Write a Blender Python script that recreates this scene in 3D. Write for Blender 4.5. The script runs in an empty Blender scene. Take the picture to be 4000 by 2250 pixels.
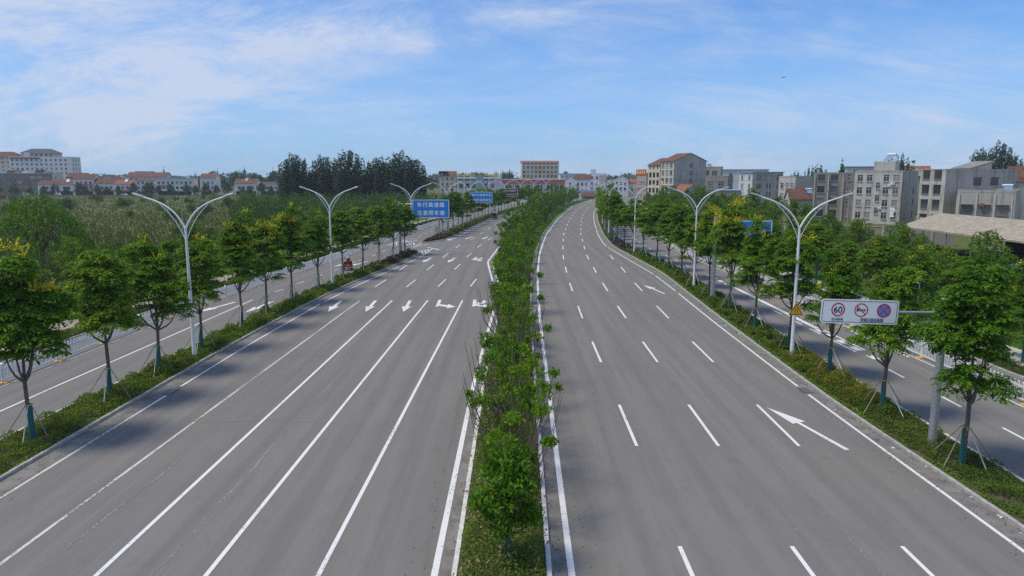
import bpy, math, random
import numpy as np
from mathutils import Vector, Matrix, Euler

R = math.radians
random.seed(7)
rng = np.random.default_rng(7)
S = bpy.context.scene

# ------------------------------------------------------------------ camera
cam_d = bpy.data.cameras.new('camera')
cam = bpy.data.objects.new('camera', cam_d)
S.collection.objects.link(cam)
cam.location = (0, 0, 12.25)
cam.rotation_euler = (R(90 - 8.895), 0, 0)
cam_d.sensor_width = 36.0
cam_d.lens = 24.96
cam_d.clip_start = 0.1
cam_d.clip_end = 9000
S.camera = cam

# ------------------------------------------------------------------ sky and sun
SUN_ELEV, SUN_AZ = R(63), R(-104)          # azimuth from +Y towards +X: the sun stands to the left
W = bpy.data.worlds.new('World')
S.world = W
W.use_nodes = True
nt = W.node_tree
nt.nodes.clear()
def wn(t, **k):
    n = nt.nodes.new(t)
    for a, b in k.items():
        setattr(n, a, b)
    return n
def wmath(op, a, b=None, c=None):
    n = wn('ShaderNodeMath', operation=op)
    for i, v in enumerate((a, b, c)):
        if v is None:
            continue
        if isinstance(v, (int, float)):
            n.inputs[i].default_value = v
        else:
            nt.links.new(v, n.inputs[i])
    return n.outputs[0]
sky = wn('ShaderNodeTexSky', sky_type='NISHITA', sun_disc=False)
sky.sun_elevation = SUN_ELEV
sky.sun_rotation = SUN_AZ
sky.air_density, sky.dust_density, sky.ozone_density = 1.0, 0.3, 2.6
tc = wn('ShaderNodeTexCoord')
sep = wn('ShaderNodeSeparateXYZ')
nt.links.new(tc.outputs['Generated'], sep.inputs[0])
zc = wmath('MAXIMUM', sep.outputs['Z'], 0.0)
den = wmath('ADD', zc, 0.42)
px = wmath('DIVIDE', sep.outputs['X'], den)
py = wmath('DIVIDE', sep.outputs['Y'], den)
comb = wn('ShaderNodeCombineXYZ')
nt.links.new(px, comb.inputs[0]); nt.links.new(py, comb.inputs[1])
def cloud_layer(rot, sx, sy, scale, detail, rough, dist, lo, hi, off=(0, 0, 0)):
    m = wn('ShaderNodeMapping')
    m.inputs['Rotation'].default_value = (0, 0, R(rot))
    m.inputs['Scale'].default_value = (sx, sy, 1)
    m.inputs['Location'].default_value = off
    nt.links.new(comb.outputs[0], m.inputs[0])
    n = wn('ShaderNodeTexNoise')
    n.inputs['Scale'].default_value = scale
    n.inputs['Detail'].default_value = detail
    n.inputs['Roughness'].default_value = rough
    n.inputs['Distortion'].default_value = dist
    nt.links.new(m.outputs[0], n.inputs['Vector'])
    r = wn('ShaderNodeMapRange', interpolation_type='SMOOTHSTEP')
    r.inputs['From Min'].default_value = lo
    r.inputs['From Max'].default_value = hi
    nt.links.new(n.outputs['Fac'], r.inputs['Value'])
    return r.outputs[0]
veil = cloud_layer(15, 0.8, 1.0, 0.85, 4, 0.55, 0.5, 0.35, 0.62, (8.75, 2.12, 0))      # broad cloud fields
wisp = cloud_layer(28, 0.75, 1.35, 2.6, 14, 0.70, 0.6, 0.34, 0.68, (1.7, 4.2, 0))      # torn edges
streak = cloud_layer(32, 0.6, 2.6, 1.7, 12, 0.66, 0.4, 0.34, 0.74, (0.4, 0.9, 0))      # cirrus streaks
c1 = wmath('MULTIPLY', veil, wmath('ADD', wmath('MULTIPLY', wisp, 0.85), 0.12))
c2 = wmath('MULTIPLY', streak, wmath('ADD', wmath('MULTIPLY', wisp, 0.62), 0.10))
cl = wmath('MINIMUM', wmath('ADD', c1, c2), 0.88)
hz = wn('ShaderNodeMapRange', interpolation_type='SMOOTHSTEP')   # pale air towards the horizon
nt.links.new(sep.outputs['Z'], hz.inputs['Value'])
hz.inputs['From Min'].default_value = -0.02
hz.inputs['From Max'].default_value = 0.30
hz.inputs['To Min'].default_value = 0.62
hz.inputs['To Max'].default_value = 0.0
tint = wn('ShaderNodeMix', data_type='RGBA', blend_type='MULTIPLY')
tint.inputs[0].default_value = 1.0
tint.inputs[7].default_value = (0.46, 0.80, 1.20, 1)
nt.links.new(sky.outputs[0], tint.inputs[6])
mixh = wn('ShaderNodeMix', data_type='RGBA')
nt.links.new(hz.outputs[0], mixh.inputs[0])
nt.links.new(tint.outputs[2], mixh.inputs[6])
mixh.inputs[7].default_value = (2.7, 4.1, 6.6, 1)
mixc = wn('ShaderNodeMix', data_type='RGBA')
nt.links.new(cl, mixc.inputs[0])
nt.links.new(mixh.outputs[2], mixc.inputs[6])
mixc.inputs[7].default_value = (4.7, 5.35, 6.7, 1)
bg = wn('ShaderNodeBackground')
bg.inputs['Strength'].default_value = 0.0775
nt.links.new(mixc.outputs[2], bg.inputs[0])
wo = wn('ShaderNodeOutputWorld')
nt.links.new(bg.outputs[0], wo.inputs[0])

sun_d = bpy.data.lights.new('sun', 'SUN')
sun_d.energy = 1.8
sun_d.angle = R(17)
sun_d.color = (1.0, 0.90, 0.70)
sun = bpy.data.objects.new('sun', sun_d)
S.collection.objects.link(sun)
to_sun = Vector((math.cos(SUN_ELEV) * math.sin(SUN_AZ), math.cos(SUN_ELEV) * math.cos(SUN_AZ), math.sin(SUN_ELEV)))
sun.rotation_euler = to_sun.to_track_quat('Z', 'Y').to_euler()

S.view_settings.view_transform = 'Standard'
S.view_settings.look = 'None'
S.view_settings.exposure = 0.72
S.view_settings.gamma = 1.0
S.view_settings.use_curve_mapping = False
S.cycles.use_denoising = False
S.cycles.max_bounces = 4
S.cycles.transparent_max_bounces = 8

# ------------------------------------------------------------------ object helpers
COL = S.collection.objects
def link(o):
    COL.link(o)
    return o
def tag(o, label=None, cat=None, group=None, kind=None):
    if label: o['label'] = label
    if cat: o['category'] = cat
    if group: o['group'] = group
    if kind: o['kind'] = kind
    return o
def thing(name, label, cat, loc=(0, 0, 0), rz=0.0, group=None):
    o = link(bpy.data.objects.new(name, None))
    o.empty_display_size = 0.2
    o.location = loc
    o.rotation_euler = (0, 0, rz)
    return tag(o, label, cat, group)
def put(name, me, parent=None, loc=(0, 0, 0), rot=(0, 0, 0), scale=None):
    o = link(bpy.data.objects.new(name, me))
    o.parent = parent
    o.location = loc
    o.rotation_euler = rot
    if scale is not None:
        o.scale = (scale, scale, scale) if isinstance(scale, (int, float)) else scale
    return o

class MB:
    """collects shapes, builds one mesh"""
    def __init__(s):
        s.v = []; s.f = []; s.m = []; s.cur = 0; s.sm = []
    def add(s, vs, fs, smooth=False):
        b = len(s.v)
        s.v.extend([tuple(p) for p in vs])
        for f in fs:
            s.f.append(tuple(i + b for i in f)); s.m.append(s.cur); s.sm.append(smooth)
        return s
    def box(s, x0, x1, y0, y1, z0, z1):
        vs = [(x0, y0, z0), (x1, y0, z0), (x1, y1, z0), (x0, y1, z0), (x0, y0, z1), (x1, y0, z1), (x1, y1, z1), (x0, y1, z1)]
        return s.add(vs, [(0, 3, 2, 1), (4, 5, 6, 7), (0, 1, 5, 4), (1, 2, 6, 5), (2, 3, 7, 6), (3, 0, 4, 7)])
    def bbox(s, x0, x1, y0, y1, z0, z1, b=0.02):
        """box with a chamfered top"""
        vs = [(x0, y0, z0), (x1, y0, z0), (x1, y1, z0), (x0, y1, z0), (x0, y0, z1 - b), (x1, y0, z1 - b), (x1, y1, z1 - b), (x0, y1, z1 - b),
              (x0 + b, y0 + b, z1), (x1 - b, y0 + b, z1), (x1 - b, y1 - b, z1), (x0 + b, y1 - b, z1)]
        fs = [(0, 3, 2, 1), (8, 9, 10, 11)]
        for k in range(4):
            n = (k + 1) % 4
            fs += [(k, n, 4 + n, 4 + k), (4 + k, 4 + n, 8 + n, 8 + k)]
        return s.add(vs, fs)
    def tube(s, pts, rad, n=8, caps=True, smooth=True):
        pts = [Vector(p) for p in pts]
        if isinstance(rad, (int, float)):
            rad = [rad] * len(pts)
        vs = []; fs = []
        up = None
        for i, p in enumerate(pts):
            d = (pts[min(i + 1, len(pts) - 1)] - pts[max(i - 1, 0)]).normalized()
            if up is None:
                up = Vector((0, 1, 0)) if abs(d.y) < 0.9 else Vector((1, 0, 0))
            a = d.cross(up).normalized(); up = a.cross(d).normalized()
            for k in range(n):
                t = 2 * math.pi * k / n
                vs.append(p + (a * math.cos(t) + up * math.sin(t)) * rad[i])
        for i in range(len(pts) - 1):
            for k in range(n):
                k2 = (k + 1) % n
                fs.append((i * n + k, i * n + k2, (i + 1) * n + k2, (i + 1) * n + k))
        s.add(vs, fs, smooth)
        if caps:
            s.add([vs[k] for k in range(n)], [tuple(range(n - 1, -1, -1))])
            s.add([vs[(len(pts) - 1) * n + k] for k in range(n)], [tuple(range(n))])
        return s
    def poly(s, pts, z=None):
        vs = [(p[0], p[1], z if z is not None else p[2]) for p in pts]
        return s.add(vs, [tuple(range(len(vs)))])
    def prism(s, pts2, axis, a0, a1):
        """extrude a 2-D outline; axis y: pts are (x,z); axis z: pts are (x,y); axis x: pts are (y,z)"""
        def mk(p, a):
            return {'y': (p[0], a, p[1]), 'z': (p[0], p[1], a), 'x': (a, p[0], p[1])}[axis]
        n = len(pts2)
        vs = [mk(p, a0) for p in pts2] + [mk(p, a1) for p in pts2]
        fs = [tuple(range(n)), tuple(range(2 * n - 1, n - 1, -1))]
        fs += [(k, n + k, n + (k + 1) % n, (k + 1) % n) for k in range(n)]
        return s.add(vs, fs)
    def mesh(s, name, *mats):
        me = bpy.data.meshes.new(name)
        me.from_pydata(s.v, [], s.f)
        for m in mats:
            me.materials.append(m)
        if len(mats) > 1:
            me.polygons.foreach_set('material_index', s.m)
        me.polygons.foreach_set('use_smooth', s.sm)
        me.update()
        return me
    def build(s, name, mat, parent=None, **k):
        mats = mat if isinstance(mat, (list, tuple)) else [mat]
        return put(name, s.mesh(name, *mats), parent, **k)

def quad_mesh(name, C, U, V, mat, bend=None):
    """many leaf-shaped quads (diamonds): centre, half length, half width; vectorised"""
    N = len(C)
    vs = np.empty((N, 4, 3), np.float32)
    vs[:, 0] = C - U; vs[:, 1] = C + V; vs[:, 2] = C + U; vs[:, 3] = C - V
    if bend is not None:
        vs[:, 0] += bend; vs[:, 2] += bend
    me = bpy.data.meshes.new(name)
    me.vertices.add(N * 4); me.loops.add(N * 4); me.polygons.add(N)
    me.vertices.foreach_set('co', vs.ravel())
    me.loops.foreach_set('vertex_index', np.arange(N * 4, dtype=np.int32))
    me.polygons.foreach_set('loop_start', np.arange(0, N * 4, 4, dtype=np.int32))
    me.polygons.foreach_set('loop_total', np.full(N, 4, np.int32))
    me.materials.append(mat)
    me.update(calc_edges=True)
    return me

# ------------------------------------------------------------------ materials
class NT:
    def __init__(s, name):
        s.mat = bpy.data.materials.new(name)
        s.mat.use_nodes = True
        s.t = s.mat.node_tree
        s.b = s.t.nodes['Principled BSDF']
        s.out = s.t.nodes['Material Output']
    def n(s, t, **k):
        x = s.t.nodes.new(t)
        for a, b in k.items():
            setattr(x, a, b)
        return x
    def l(s, a, b):
        s.t.links.new(a, b)
    def coord(s, kind='Object', scale=(1, 1, 1), rot=(0, 0, 0), loc=(0, 0, 0)):
        m = s.n('ShaderNodeMapping')
        m.inputs['Scale'].default_value = scale
        m.inputs['Rotation'].default_value = rot
        m.inputs['Location'].default_value = loc
        if kind == 'Position':
            s.l(s.n('ShaderNodeNewGeometry').outputs['Position'], m.inputs[0])
        else:
            s.l(s.n('ShaderNodeTexCoord').outputs[kind], m.inputs[0])
        return m.outputs[0]
    def noise(s, vec, scale=1, detail=4, rough=0.55, dist=0):
        x = s.n('ShaderNodeTexNoise')
        x.inputs['Scale'].default_value = scale
        x.inputs['Detail'].default_value = detail
        x.inputs['Roughness'].default_value = rough
        x.inputs['Distortion'].default_value = dist
        s.l(vec, x.inputs['Vector'])
        return x.outputs['Fac']
    def rng(s, v, a, b, c=0.0, d=1.0, smooth=True):
        x = s.n('ShaderNodeMapRange')
        if smooth: x.interpolation_type = 'SMOOTHSTEP'
        s.l(v, x.inputs['Value'])
        for i, q in zip(('From Min', 'From Max', 'To Min', 'To Max'), (a, b, c, d)):
            x.inputs[i].default_value = q
        return x.outputs[0]
    def mix(s, f, a, b, mode='MIX'):
        x = s.n('ShaderNodeMix', data_type='RGBA', blend_type=mode)
        for i, v in ((0, f), (6, a), (7, b)):
            if isinstance(v, (int, float)):
                x.inputs[i].default_value = v
            elif isinstance(v, (tuple, list)):
                x.inputs[i].default_value = tuple(v) + ((1,) if len(v) == 3 else ())
            else:
                s.l(v, x.inputs[i])
        return x.outputs[2]
    def math(s, op, a, b=None):
        x = s.n('ShaderNodeMath', operation=op)
        for i, v in enumerate((a, b)):
            if v is None: continue
            if isinstance(v, (int, float)): x.inputs[i].default_value = v
            else: s.l(v, x.inputs[i])
        return x.outputs[0]
    def base(s, c):
        if isinstance(c, (tuple, list)): s.b.inputs['Base Color'].default_value = tuple(c) + (1,)
        else: s.l(c, s.b.inputs['Base Color'])
    def set(s, rough=0.7, metal=0.0, spec=0.3):
        s.b.inputs['Roughness'].default_value = rough
        s.b.inputs['Metallic'].default_value = metal
        s.b.inputs['Specular IOR Level'].default_value = spec
    def bump(s, h, strength=0.3, dist=0.02):
        x = s.n('ShaderNodeBump')
        x.inputs['Strength'].default_value = strength
        x.inputs['Distance'].default_value = dist
        s.l(h, x.inputs['Height'])
        s.l(x.outputs[0], s.b.inputs['Normal'])

M = {}
def simple(name, c, rough=0.7, metal=0.0, spec=0.3, var=0.12, scale=3.0, dirt=None):
    t = NT(name)
    v = t.coord('Object')
    n = t.noise(v, scale, 5, 0.6)
    lo = tuple(x * (1 - var) for x in c); hi = tuple(min(1, x * (1 + var)) for x in c)
    col = t.mix(t.rng(n, 0.3, 0.7), lo, hi)
    if dirt:
        n2 = t.noise(t.coord('Object', (1, 1, 0.25)), dirt[1], 6, 0.65)
        col = t.mix(t.rng(n2, dirt[2], dirt[3]), col, dirt[0])
    t.base(col)
    t.set(rough, metal, spec)
    M[name] = t.mat
    return t.mat

def leaf_mat(name, a, b, c=None, trans=0.27, nscale=0.7):
    t = NT(name)
    geo = t.n('ShaderNodeNewGeometry')
    oi = t.n('ShaderNodeObjectInfo')
    n = t.noise(t.coord('Object'), nscale, 3, 0.5)
    f = t.math('ADD', t.math('MULTIPLY', geo.outputs['Random Per Island'], 0.55), t.math('MULTIPLY', t.rng(n, 0.3, 0.7), 0.45))
    col = t.mix(f, a, b)
    if c:
        col = t.mix(t.rng(geo.outputs['Random Per Island'], 0.93, 0.97, 0, 0.75), col, c)
    hs = t.n('ShaderNodeHueSaturation')
    t.l(col, hs.inputs['Color'])
    t.l(t.rng(oi.outputs['Random'], 0, 1, 0.488, 0.512, False), hs.inputs['Hue'])
    t.l(t.rng(oi.outputs['Random'], 0, 1, 1.14, 0.86, False), hs.inputs['Value'])
    t.base(hs.outputs[0])
    t.set(0.62, 0, 0.12)
    tr = t.n('ShaderNodeBsdfTranslucent')
    lt = t.mix(1.0, hs.outputs[0], (1.25, 1.35, 0.55), 'MULTIPLY')
    t.l(lt, tr.inputs['Color'])
    ms = t.n('ShaderNodeMixShader')
    ms.inputs[0].default_value = trans
    t.l(t.b.outputs[0], ms.inputs[1]); t.l(tr.outputs[0], ms.inputs[2])
    t.l(ms.outputs[0], t.out.inputs[0])
    M[name] = t.mat
    return t.mat

# asphalt: long streaks along the traffic direction, worn patches, fine aggregate
def asphalt(name, base, streak=1.0):
    t = NT(name)
    fine = t.noise(t.coord('Position'), 26, 3, 0.75)
    grit = t.noise(t.coord('Position'), 9, 4, 0.7)
    st = t.noise(t.coord('Position', (0.85, 0.035, 1)), 1.0, 5, 0.6, 0.4)
    st2 = t.noise(t.coord('Position', (2.6, 0.06, 1), loc=(3, 1, 0)), 1.0, 4, 0.62, 0.3)
    patch = t.noise(t.coord('Position'), 0.11, 5, 0.6, 0.8)
    c = t.mix(t.rng(fine, 0.25, 0.75), tuple(x * 0.80 for x in base), tuple(x * 1.20 for x in base))
    c = t.mix(t.rng(grit, 0.58, 0.80, 0, 0.55), c, tuple(x * 0.62 for x in base))
    c = t.mix(t.rng(st, 0.38, 0.66, 0, 0.30 * streak), c, tuple(x * 1.42 for x in base))
    c = t.mix(t.rng(st2, 0.50, 0.74, 0, 0.26 * streak), c, tuple(x * 0.60 for x in base))
    c = t.mix(t.rng(patch, 0.42, 0.68, 0, 0.30), c, tuple(x * y for x, y in zip(base, (1.25, 1.19, 1.10))))
    wv = t.n('ShaderNodeTexWave', wave_type='BANDS', bands_direction='X')      # wheel tracks, two to a lane
    t.l(t.coord('Position', (1, 0.012, 1)), wv.inputs['Vector'])
    wv.inputs['Scale'].default_value = 0.18
    wv.inputs['Distortion'].default_value = 2.6; wv.inputs['Detail'].default_value = 2.0; wv.inputs['Detail Scale'].default_value = 0.6
    c = t.mix(t.math('MULTIPLY', t.rng(wv.outputs['Fac'], 0.45, 0.95, 0, 0.24), t.rng(patch, 0.3, 0.6, 0.35, 1.0)), c, tuple(x * 0.66 for x in base))
    mot = t.noise(t.coord('Position', (1.5, 0.55, 1), loc=(5, 8, 0)), 1.0, 9, 0.78, 0.3)
    c = t.mix(t.rng(mot, 0.50, 0.70, 0, 0.30), c, tuple(x * 0.64 for x in base))
    spk = t.noise(t.coord('Position', loc=(2, 7, 0)), 4.2, 2, 0.5)
    c = t.mix(t.rng(spk, 0.74, 0.77, 0, 0.6), c, tuple(x * 1.9 for x in base))
    oil = t.noise(t.coord('Position', (1.0, 0.55, 1), loc=(9, 4, 0)), 1.5, 3, 0.55)
    c = t.mix(t.rng(oil, 0.70, 0.78, 0, 0.42), c, tuple(x * 0.55 for x in base))
    t.base(c)
    t.set(0.86, 0, 0.25)
    t.bump(fine, 0.25, 0.008)
    M[name] = t.mat
asphalt('asphalt', (0.180, 0.173, 0.164))

def paint(name, c, lo=0.30, hi=0.42, under=(0.180, 0.173, 0.164)):
    t = NT(name)
    n = t.noise(t.coord('Position', (1, 0.6, 1)), 9, 8, 0.78)
    n2 = t.noise(t.coord('Position'), 0.22, 3, 0.5)
    f = t.math('ADD', n, t.rng(n2, 0.3, 0.7, -0.10, 0.10))
    g = t.noise(t.coord('Position'), 30, 2, 0.6)
    c2 = t.mix(t.rng(g, 0.3, 0.75), tuple(x * 0.84 for x in c), c)
    t.base(t.mix(t.rng(f, lo, hi), under, c2))
    t.set(0.6, 0, 0.3)
    M[name] = t.mat
paint('line_paint', (0.82, 0.82, 0.81), 0.29, 0.43)
paint('worn_paint', (0.68, 0.675, 0.65), 0.36, 0.52)
paint('seam', (0.40, 0.39, 0.375), 0.50, 0.66)
paint('faint_seam', (0.29, 0.28, 0.275), 0.50, 0.68)
paint('yellow_paint', (0.62, 0.40, 0.13), 0.26, 0.46)
paint('dark_patch', (0.085, 0.085, 0.090), 0.34, 0.62)
simple('gutter', (0.20, 0.19, 0.175), 0.9, var=0.22, scale=1.3, dirt=((0.13, 0.12, 0.105), 1.2, 0.5, 0.72))
simple('kerb_granite', (0.37, 0.365, 0.345), 0.82, var=0.2, scale=5, dirt=((0.17, 0.16, 0.14), 2.4, 0.52, 0.74))
simple('kerb_pale', (0.62, 0.62, 0.60), 0.8, var=0.13, scale=5, dirt=((0.34, 0.32, 0.28), 2.6, 0.58, 0.80))
simple('soil', (0.105, 0.075, 0.052), 0.95, var=0.35, scale=2.6)
simple('soil_green', (0.085, 0.078, 0.040), 0.95, var=0.4, scale=1.4)
simple('paving', (0.36, 0.29, 0.24), 0.85, var=0.18, scale=4, dirt=((0.24, 0.20, 0.165), 0.7, 0.45, 0.7))
simple('concrete_path', (0.44, 0.42, 0.385), 0.85, var=0.14, scale=1.4, dirt=((0.28, 0.26, 0.22), 0.9, 0.5, 0.7))
simple('grate_iron', (0.055, 0.055, 0.055), 0.6, 0.5, var=0.3)
simple('pole_white', (0.74, 0.76, 0.78), 0.36, 0.0, 0.5, var=0.05, dirt=((0.52, 0.53, 0.53), 1.2, 0.62, 0.85))
simple('lamp_grey', (0.44, 0.46, 0.48), 0.4, 0.2, 0.5, var=0.06)
simple('lamp_glass', (0.70, 0.72, 0.70), 0.15, 0.0, 0.6, var=0.03)
simple('galvanised', (0.40, 0.42, 0.42), 0.42, 0.55, 0.5, var=0.16, scale=6, dirt=((0.26, 0.27, 0.27), 1.6, 0.55, 0.8))
simple('fence_white', (0.76, 0.78, 0.80), 0.4, 0, 0.4, var=0.05, dirt=((0.50, 0.50, 0.49), 1.5, 0.62, 0.85))
simple('reflector_yellow', (0.66, 0.37, 0.05), 0.5, var=0.18)
simple('sign_blue', (0.008, 0.225, 0.62), 0.38, 0, 0.5, var=0.05)
simple('sign_brown', (0.098, 0.032, 0.018), 0.4, 0, 0.5, var=0.06)
simple('sign_white', (0.87, 0.875, 0.88), 0.34, 0, 0.5, var=0.03)
simple('sign_back', (0.36, 0.37, 0.38), 0.5, 0.3, var=0.1)
simple('sign_black', (0.018, 0.018, 0.02), 0.45, var=0.05)
simple('sign_red', (0.58, 0.018, 0.045), 0.4, 0, 0.5, var=0.06)
simple('sign_lightblue', (0.10, 0.30, 0.66), 0.4, 0, 0.5, var=0.05)
simple('sign_yellow', (0.84, 0.48, 0.012), 0.4, 0, 0.5, var=0.05)
simple('bark', (0.135, 0.115, 0.090), 0.9, var=0.35, scale=9)
simple('bark_pale', (0.235, 0.205, 0.165), 0.9, var=0.32, scale=8)
simple('twig', (0.15, 0.115, 0.085), 0.9, var=0.3, scale=9)
t_ = NT('wrap_green')
wv_ = t_.n('ShaderNodeTexWave', wave_type='BANDS', bands_direction='Z')
t_.l(t_.coord('Object', (1, 1, 1), (R(8), R(6), 0)), wv_.inputs['Vector'])
wv_.inputs['Scale'].default_value = 6.5; wv_.inputs['Distortion'].default_value = 1.2
t_.base(t_.mix(t_.rng(wv_.outputs['Fac'], 0.2, 0.8), (0.012, 0.085, 0.088), (0.035, 0.165, 0.160)))
t_.set(0.75); M['wrap_green'] = t_.mat
simple('stake', (0.30, 0.26, 0.215), 0.85, var=0.25, scale=4)
simple('stake_pale', (0.62, 0.58, 0.51), 0.85, var=0.15, scale=4)
simple('tie_yellow', (0.66, 0.50, 0.06), 0.7, var=0.12)

leaf_mat('leaf_street', (0.030, 0.080, 0.005), (0.168, 0.312, 0.016), nscale=0.9)
leaf_mat('leaf_fresh', (0.055, 0.135, 0.010), (0.150, 0.290, 0.022), nscale=0.9)
leaf_mat('leaf_median', (0.050, 0.115, 0.008), (0.180, 0.320, 0.022), nscale=1.2)
leaf_mat('leaf_park', (0.050, 0.108, 0.009), (0.165, 0.285, 0.024), (0.14, 0.15, 0.02), nscale=0.6)
leaf_mat('leaf_willow', (0.075, 0.155, 0.018), (0.175, 0.290, 0.042), nscale=0.5)
leaf_mat('leaf_poplar', (0.018, 0.046, 0.016), (0.056, 0.104, 0.036), nscale=0.3, trans=0.22)
leaf_mat('leaf_far', (0.034, 0.074, 0.030), (0.076, 0.135, 0.052), nscale=0.15, trans=0.2)
leaf_mat('leaf_bush', (0.040, 0.086, 0.012), (0.105, 0.180, 0.026), nscale=0.8)
leaf_mat('leaf_nursery', (0.034, 0.078, 0.014), (0.080, 0.150, 0.028), nscale=0.12)
leaf_mat('leaf_hedge', (0.042, 0.088, 0.010), (0.150, 0.228, 0.026), (0.16, 0.17, 0.06), nscale=0.9)
leaf_mat('leaf_rose', (0.070, 0.125, 0.016), (0.215, 0.300, 0.050), (0.20, 0.16, 0.08), nscale=1.1)
leaf_mat('leaf_bronze', (0.085, 0.105, 0.014), (0.270, 0.250, 0.030), (0.26, 0.10, 0.03), nscale=0.9)
leaf_mat('leaf_dry', (0.055, 0.036, 0.030), (0.105, 0.072, 0.055), nscale=0.9, trans=0.1)
leaf_mat('grass_blade', (0.085, 0.185, 0.014), (0.180, 0.320, 0.030), nscale=0.5)
leaf_mat('weed', (0.092, 0.128, 0.026), (0.190, 0.212, 0.056), (0.20, 0.16, 0.08), nscale=0.2)
leaf_mat('reed', (0.086, 0.104, 0.028), (0.152, 0.162, 0.052), (0.13, 0.10, 0.06), nscale=0.05)
leaf_mat('blossom_yellow', (0.42, 0.36, 0.020), (0.66, 0.57, 0.035), nscale=2.0, trans=0.2)
leaf_mat('petal_pink', (0.42, 0.17, 0.18), (0.56, 0.38, 0.33), (0.44, 0.07, 0.12), nscale=2.0, trans=0.2)

# ground sheet: rough grass, field and bare earth in patches
t_ = NT('ground')
a_ = t_.noise(t_.coord('Position'), 0.045, 6, 0.6, 0.5)
b_ = t_.noise(t_.coord('Position', (1, 0.5, 1)), 0.5, 6, 0.68)
d_ = t_.noise(t_.coord('Position', (0.02, 0.10, 1), (0, 0, R(12))), 1.0, 3, 0.5)
c_ = t_.mix(t_.rng(b_, 0.3, 0.7), (0.066, 0.096, 0.022), (0.140, 0.165, 0.048))
c_ = t_.mix(t_.rng(a_, 0.44, 0.64, 0, 0.75), c_, (0.150, 0.148, 0.060))
c_ = t_.mix(t_.rng(d_, 0.52, 0.66, 0, 0.5), c_, (0.085, 0.130, 0.032))
t_.base(c_); t_.set(0.95, 0, 0.1); t_.bump(b_, 0.6, 0.15); M['ground'] = t_.mat
t_ = NT('lawn')
b_ = t_.noise(t_.coord('Position'), 3.0, 6, 0.7)
a_ = t_.noise(t_.coord('Position'), 0.13, 4, 0.6)
c_ = t_.mix(t_.rng(b_, 0.3, 0.7), (0.048, 0.110, 0.014), (0.095, 0.190, 0.026))
c_ = t_.mix(t_.rng(a_, 0.50, 0.68, 0, 0.55), c_, (0.10, 0.115, 0.035))
t_.base(c_); t_.set(0.95, 0, 0.1); t_.bump(b_, 0.6, 0.06); M['lawn'] = t_.mat

# ------------------------------------------------------------------ plan of the roads: X by distance Y
def curve(pts, sm=5.0):
    ys = np.arange(-40, 440.01, 0.5)
    p = sorted(pts)
    v = np.interp(ys, [a for a, b in p], [b for a, b in p])
    a0, a1 = p[0], p[1]
    v = np.where(ys < a0[0], a0[1] + (ys - a0[0]) * 0, v)
    k = int(sm / 0.5)
    if k > 1:
        ker = np.hanning(2 * k + 3)[1:-1]; ker /= ker.sum()
        v = np.convolve(np.pad(v, k, mode='edge'), ker, mode='valid')
    return lambda y: np.interp(y, ys, v)
FAR_R = [(297, 25.1), (340, 33.4), (400, 47)]
med_r_line = curve([(10, 1.80), (20, 1.84), (41, 2.15), (61, 2.42), (86, 3.1), (113, 4.35), (152, 7.3), (211, 13.6)] + FAR_R, 12)
med_r = lambda y: med_r_line(y) - np.interp(y, [20, 60, 120, 400], [0.62, 0.72, 0.72, 0.72])
right_line = curve([(10, 16.95), (22, 16.95), (38, 16.85), (60, 17.25), (74, 17.7), (89, 18.05), (110, 17.3), (127, 16.75), (151, 18.3), (197, 22.7), (247, 28.3), (276, 32.4), (300, 36.0), (340, 43.2), (400, 57)], 8)
right_kerb = lambda y: right_line(y) + np.interp(y, [10, 22, 38, 75, 95, 120, 200, 400], [1.0, 0.95, 0.72, 0.95, 1.30, 1.15, 1.0, 1.0])
right_out = curve([(10, 20.75), (38, 20.75), (56, 21.2), (72, 21.9), (90, 22.4), (108, 22.0), (124, 21.2), (144, 21.9), (164, 23.6), (188, 26.0), (250, 32.6), (300, 40), (400, 61)], 8)
right_fence = curve([(10, 27.9), (40, 28.0), (94, 28.3), (107, 28.0), (124, 27.9), (155, 30.0), (200, 34.5), (250, 40.5), (300, 48), (400, 69)], 12)
left_line = curve([(10, -19.85), (26, -19.75), (50, -19.5), (68, -18.75), (77, -18.0), (87, -16.95), (98, -15.4), (110, -14.1), (122, -13.45), (135, -12.4), (142, -11.6), (160, -10.2), (185, -8.1), (220, -4.6), (250, -0.4), (300, 8.5), (340, 17), (400, 30)], 6)
left_kerb = lambda y: left_line(y) - np.interp(y, [10, 40, 70, 100, 112, 125, 140, 400], [1.05, 1.15, 1.10, 0.95, 1.0, 1.2, 0.9, 0.9])
left_out = curve([(10, -24.1), (32, -24.0), (44, -23.5), (62, -23.0), (74, -22.0), (92, -20.5), (101, -19.2), (112, -17.9), (120, -17.0), (133, -17.6), (150, -16.2), (185, -12.6), (220, -8.9), (250, -4.6), (300, 4.2), (340, 12.6), (400, 25.5)], 6)
left_fence = curve([(10, -30.7), (41, -30.6), (57, -30.3), (67, -29.8), (79, -28.8), (98, -26.7), (117, -25.0), (133, -24.0), (150, -22.6), (167, -21.1), (195, -18.2), (234, -13.2), (270, -7.4), (310, 0), (400, 19)], 10)
med_l_line = curve([(10, -2.46), (20, -2.42), (41, -2.3), (59, -1.85), (71, -1.5), (73, -1.5), (82, -2.16), (87, -2.54), (102, -3.5), (104, -3.5), (127, -2.2), (150, -0.2), (185, 2.7), (220, 6.3), (250, 10.4), (300, 19.2), (340, 27.5), (400, 40.6)], 2)
med_l = lambda y: med_l_line(y) + np.interp(y, [20, 60, 120, 400], [0.55, 0.52, 0.55, 0.55])
bike_l = lambda y: left_fence(y) - 3.2
bike_r = lambda y: right_fence(y) + 3.3

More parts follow.
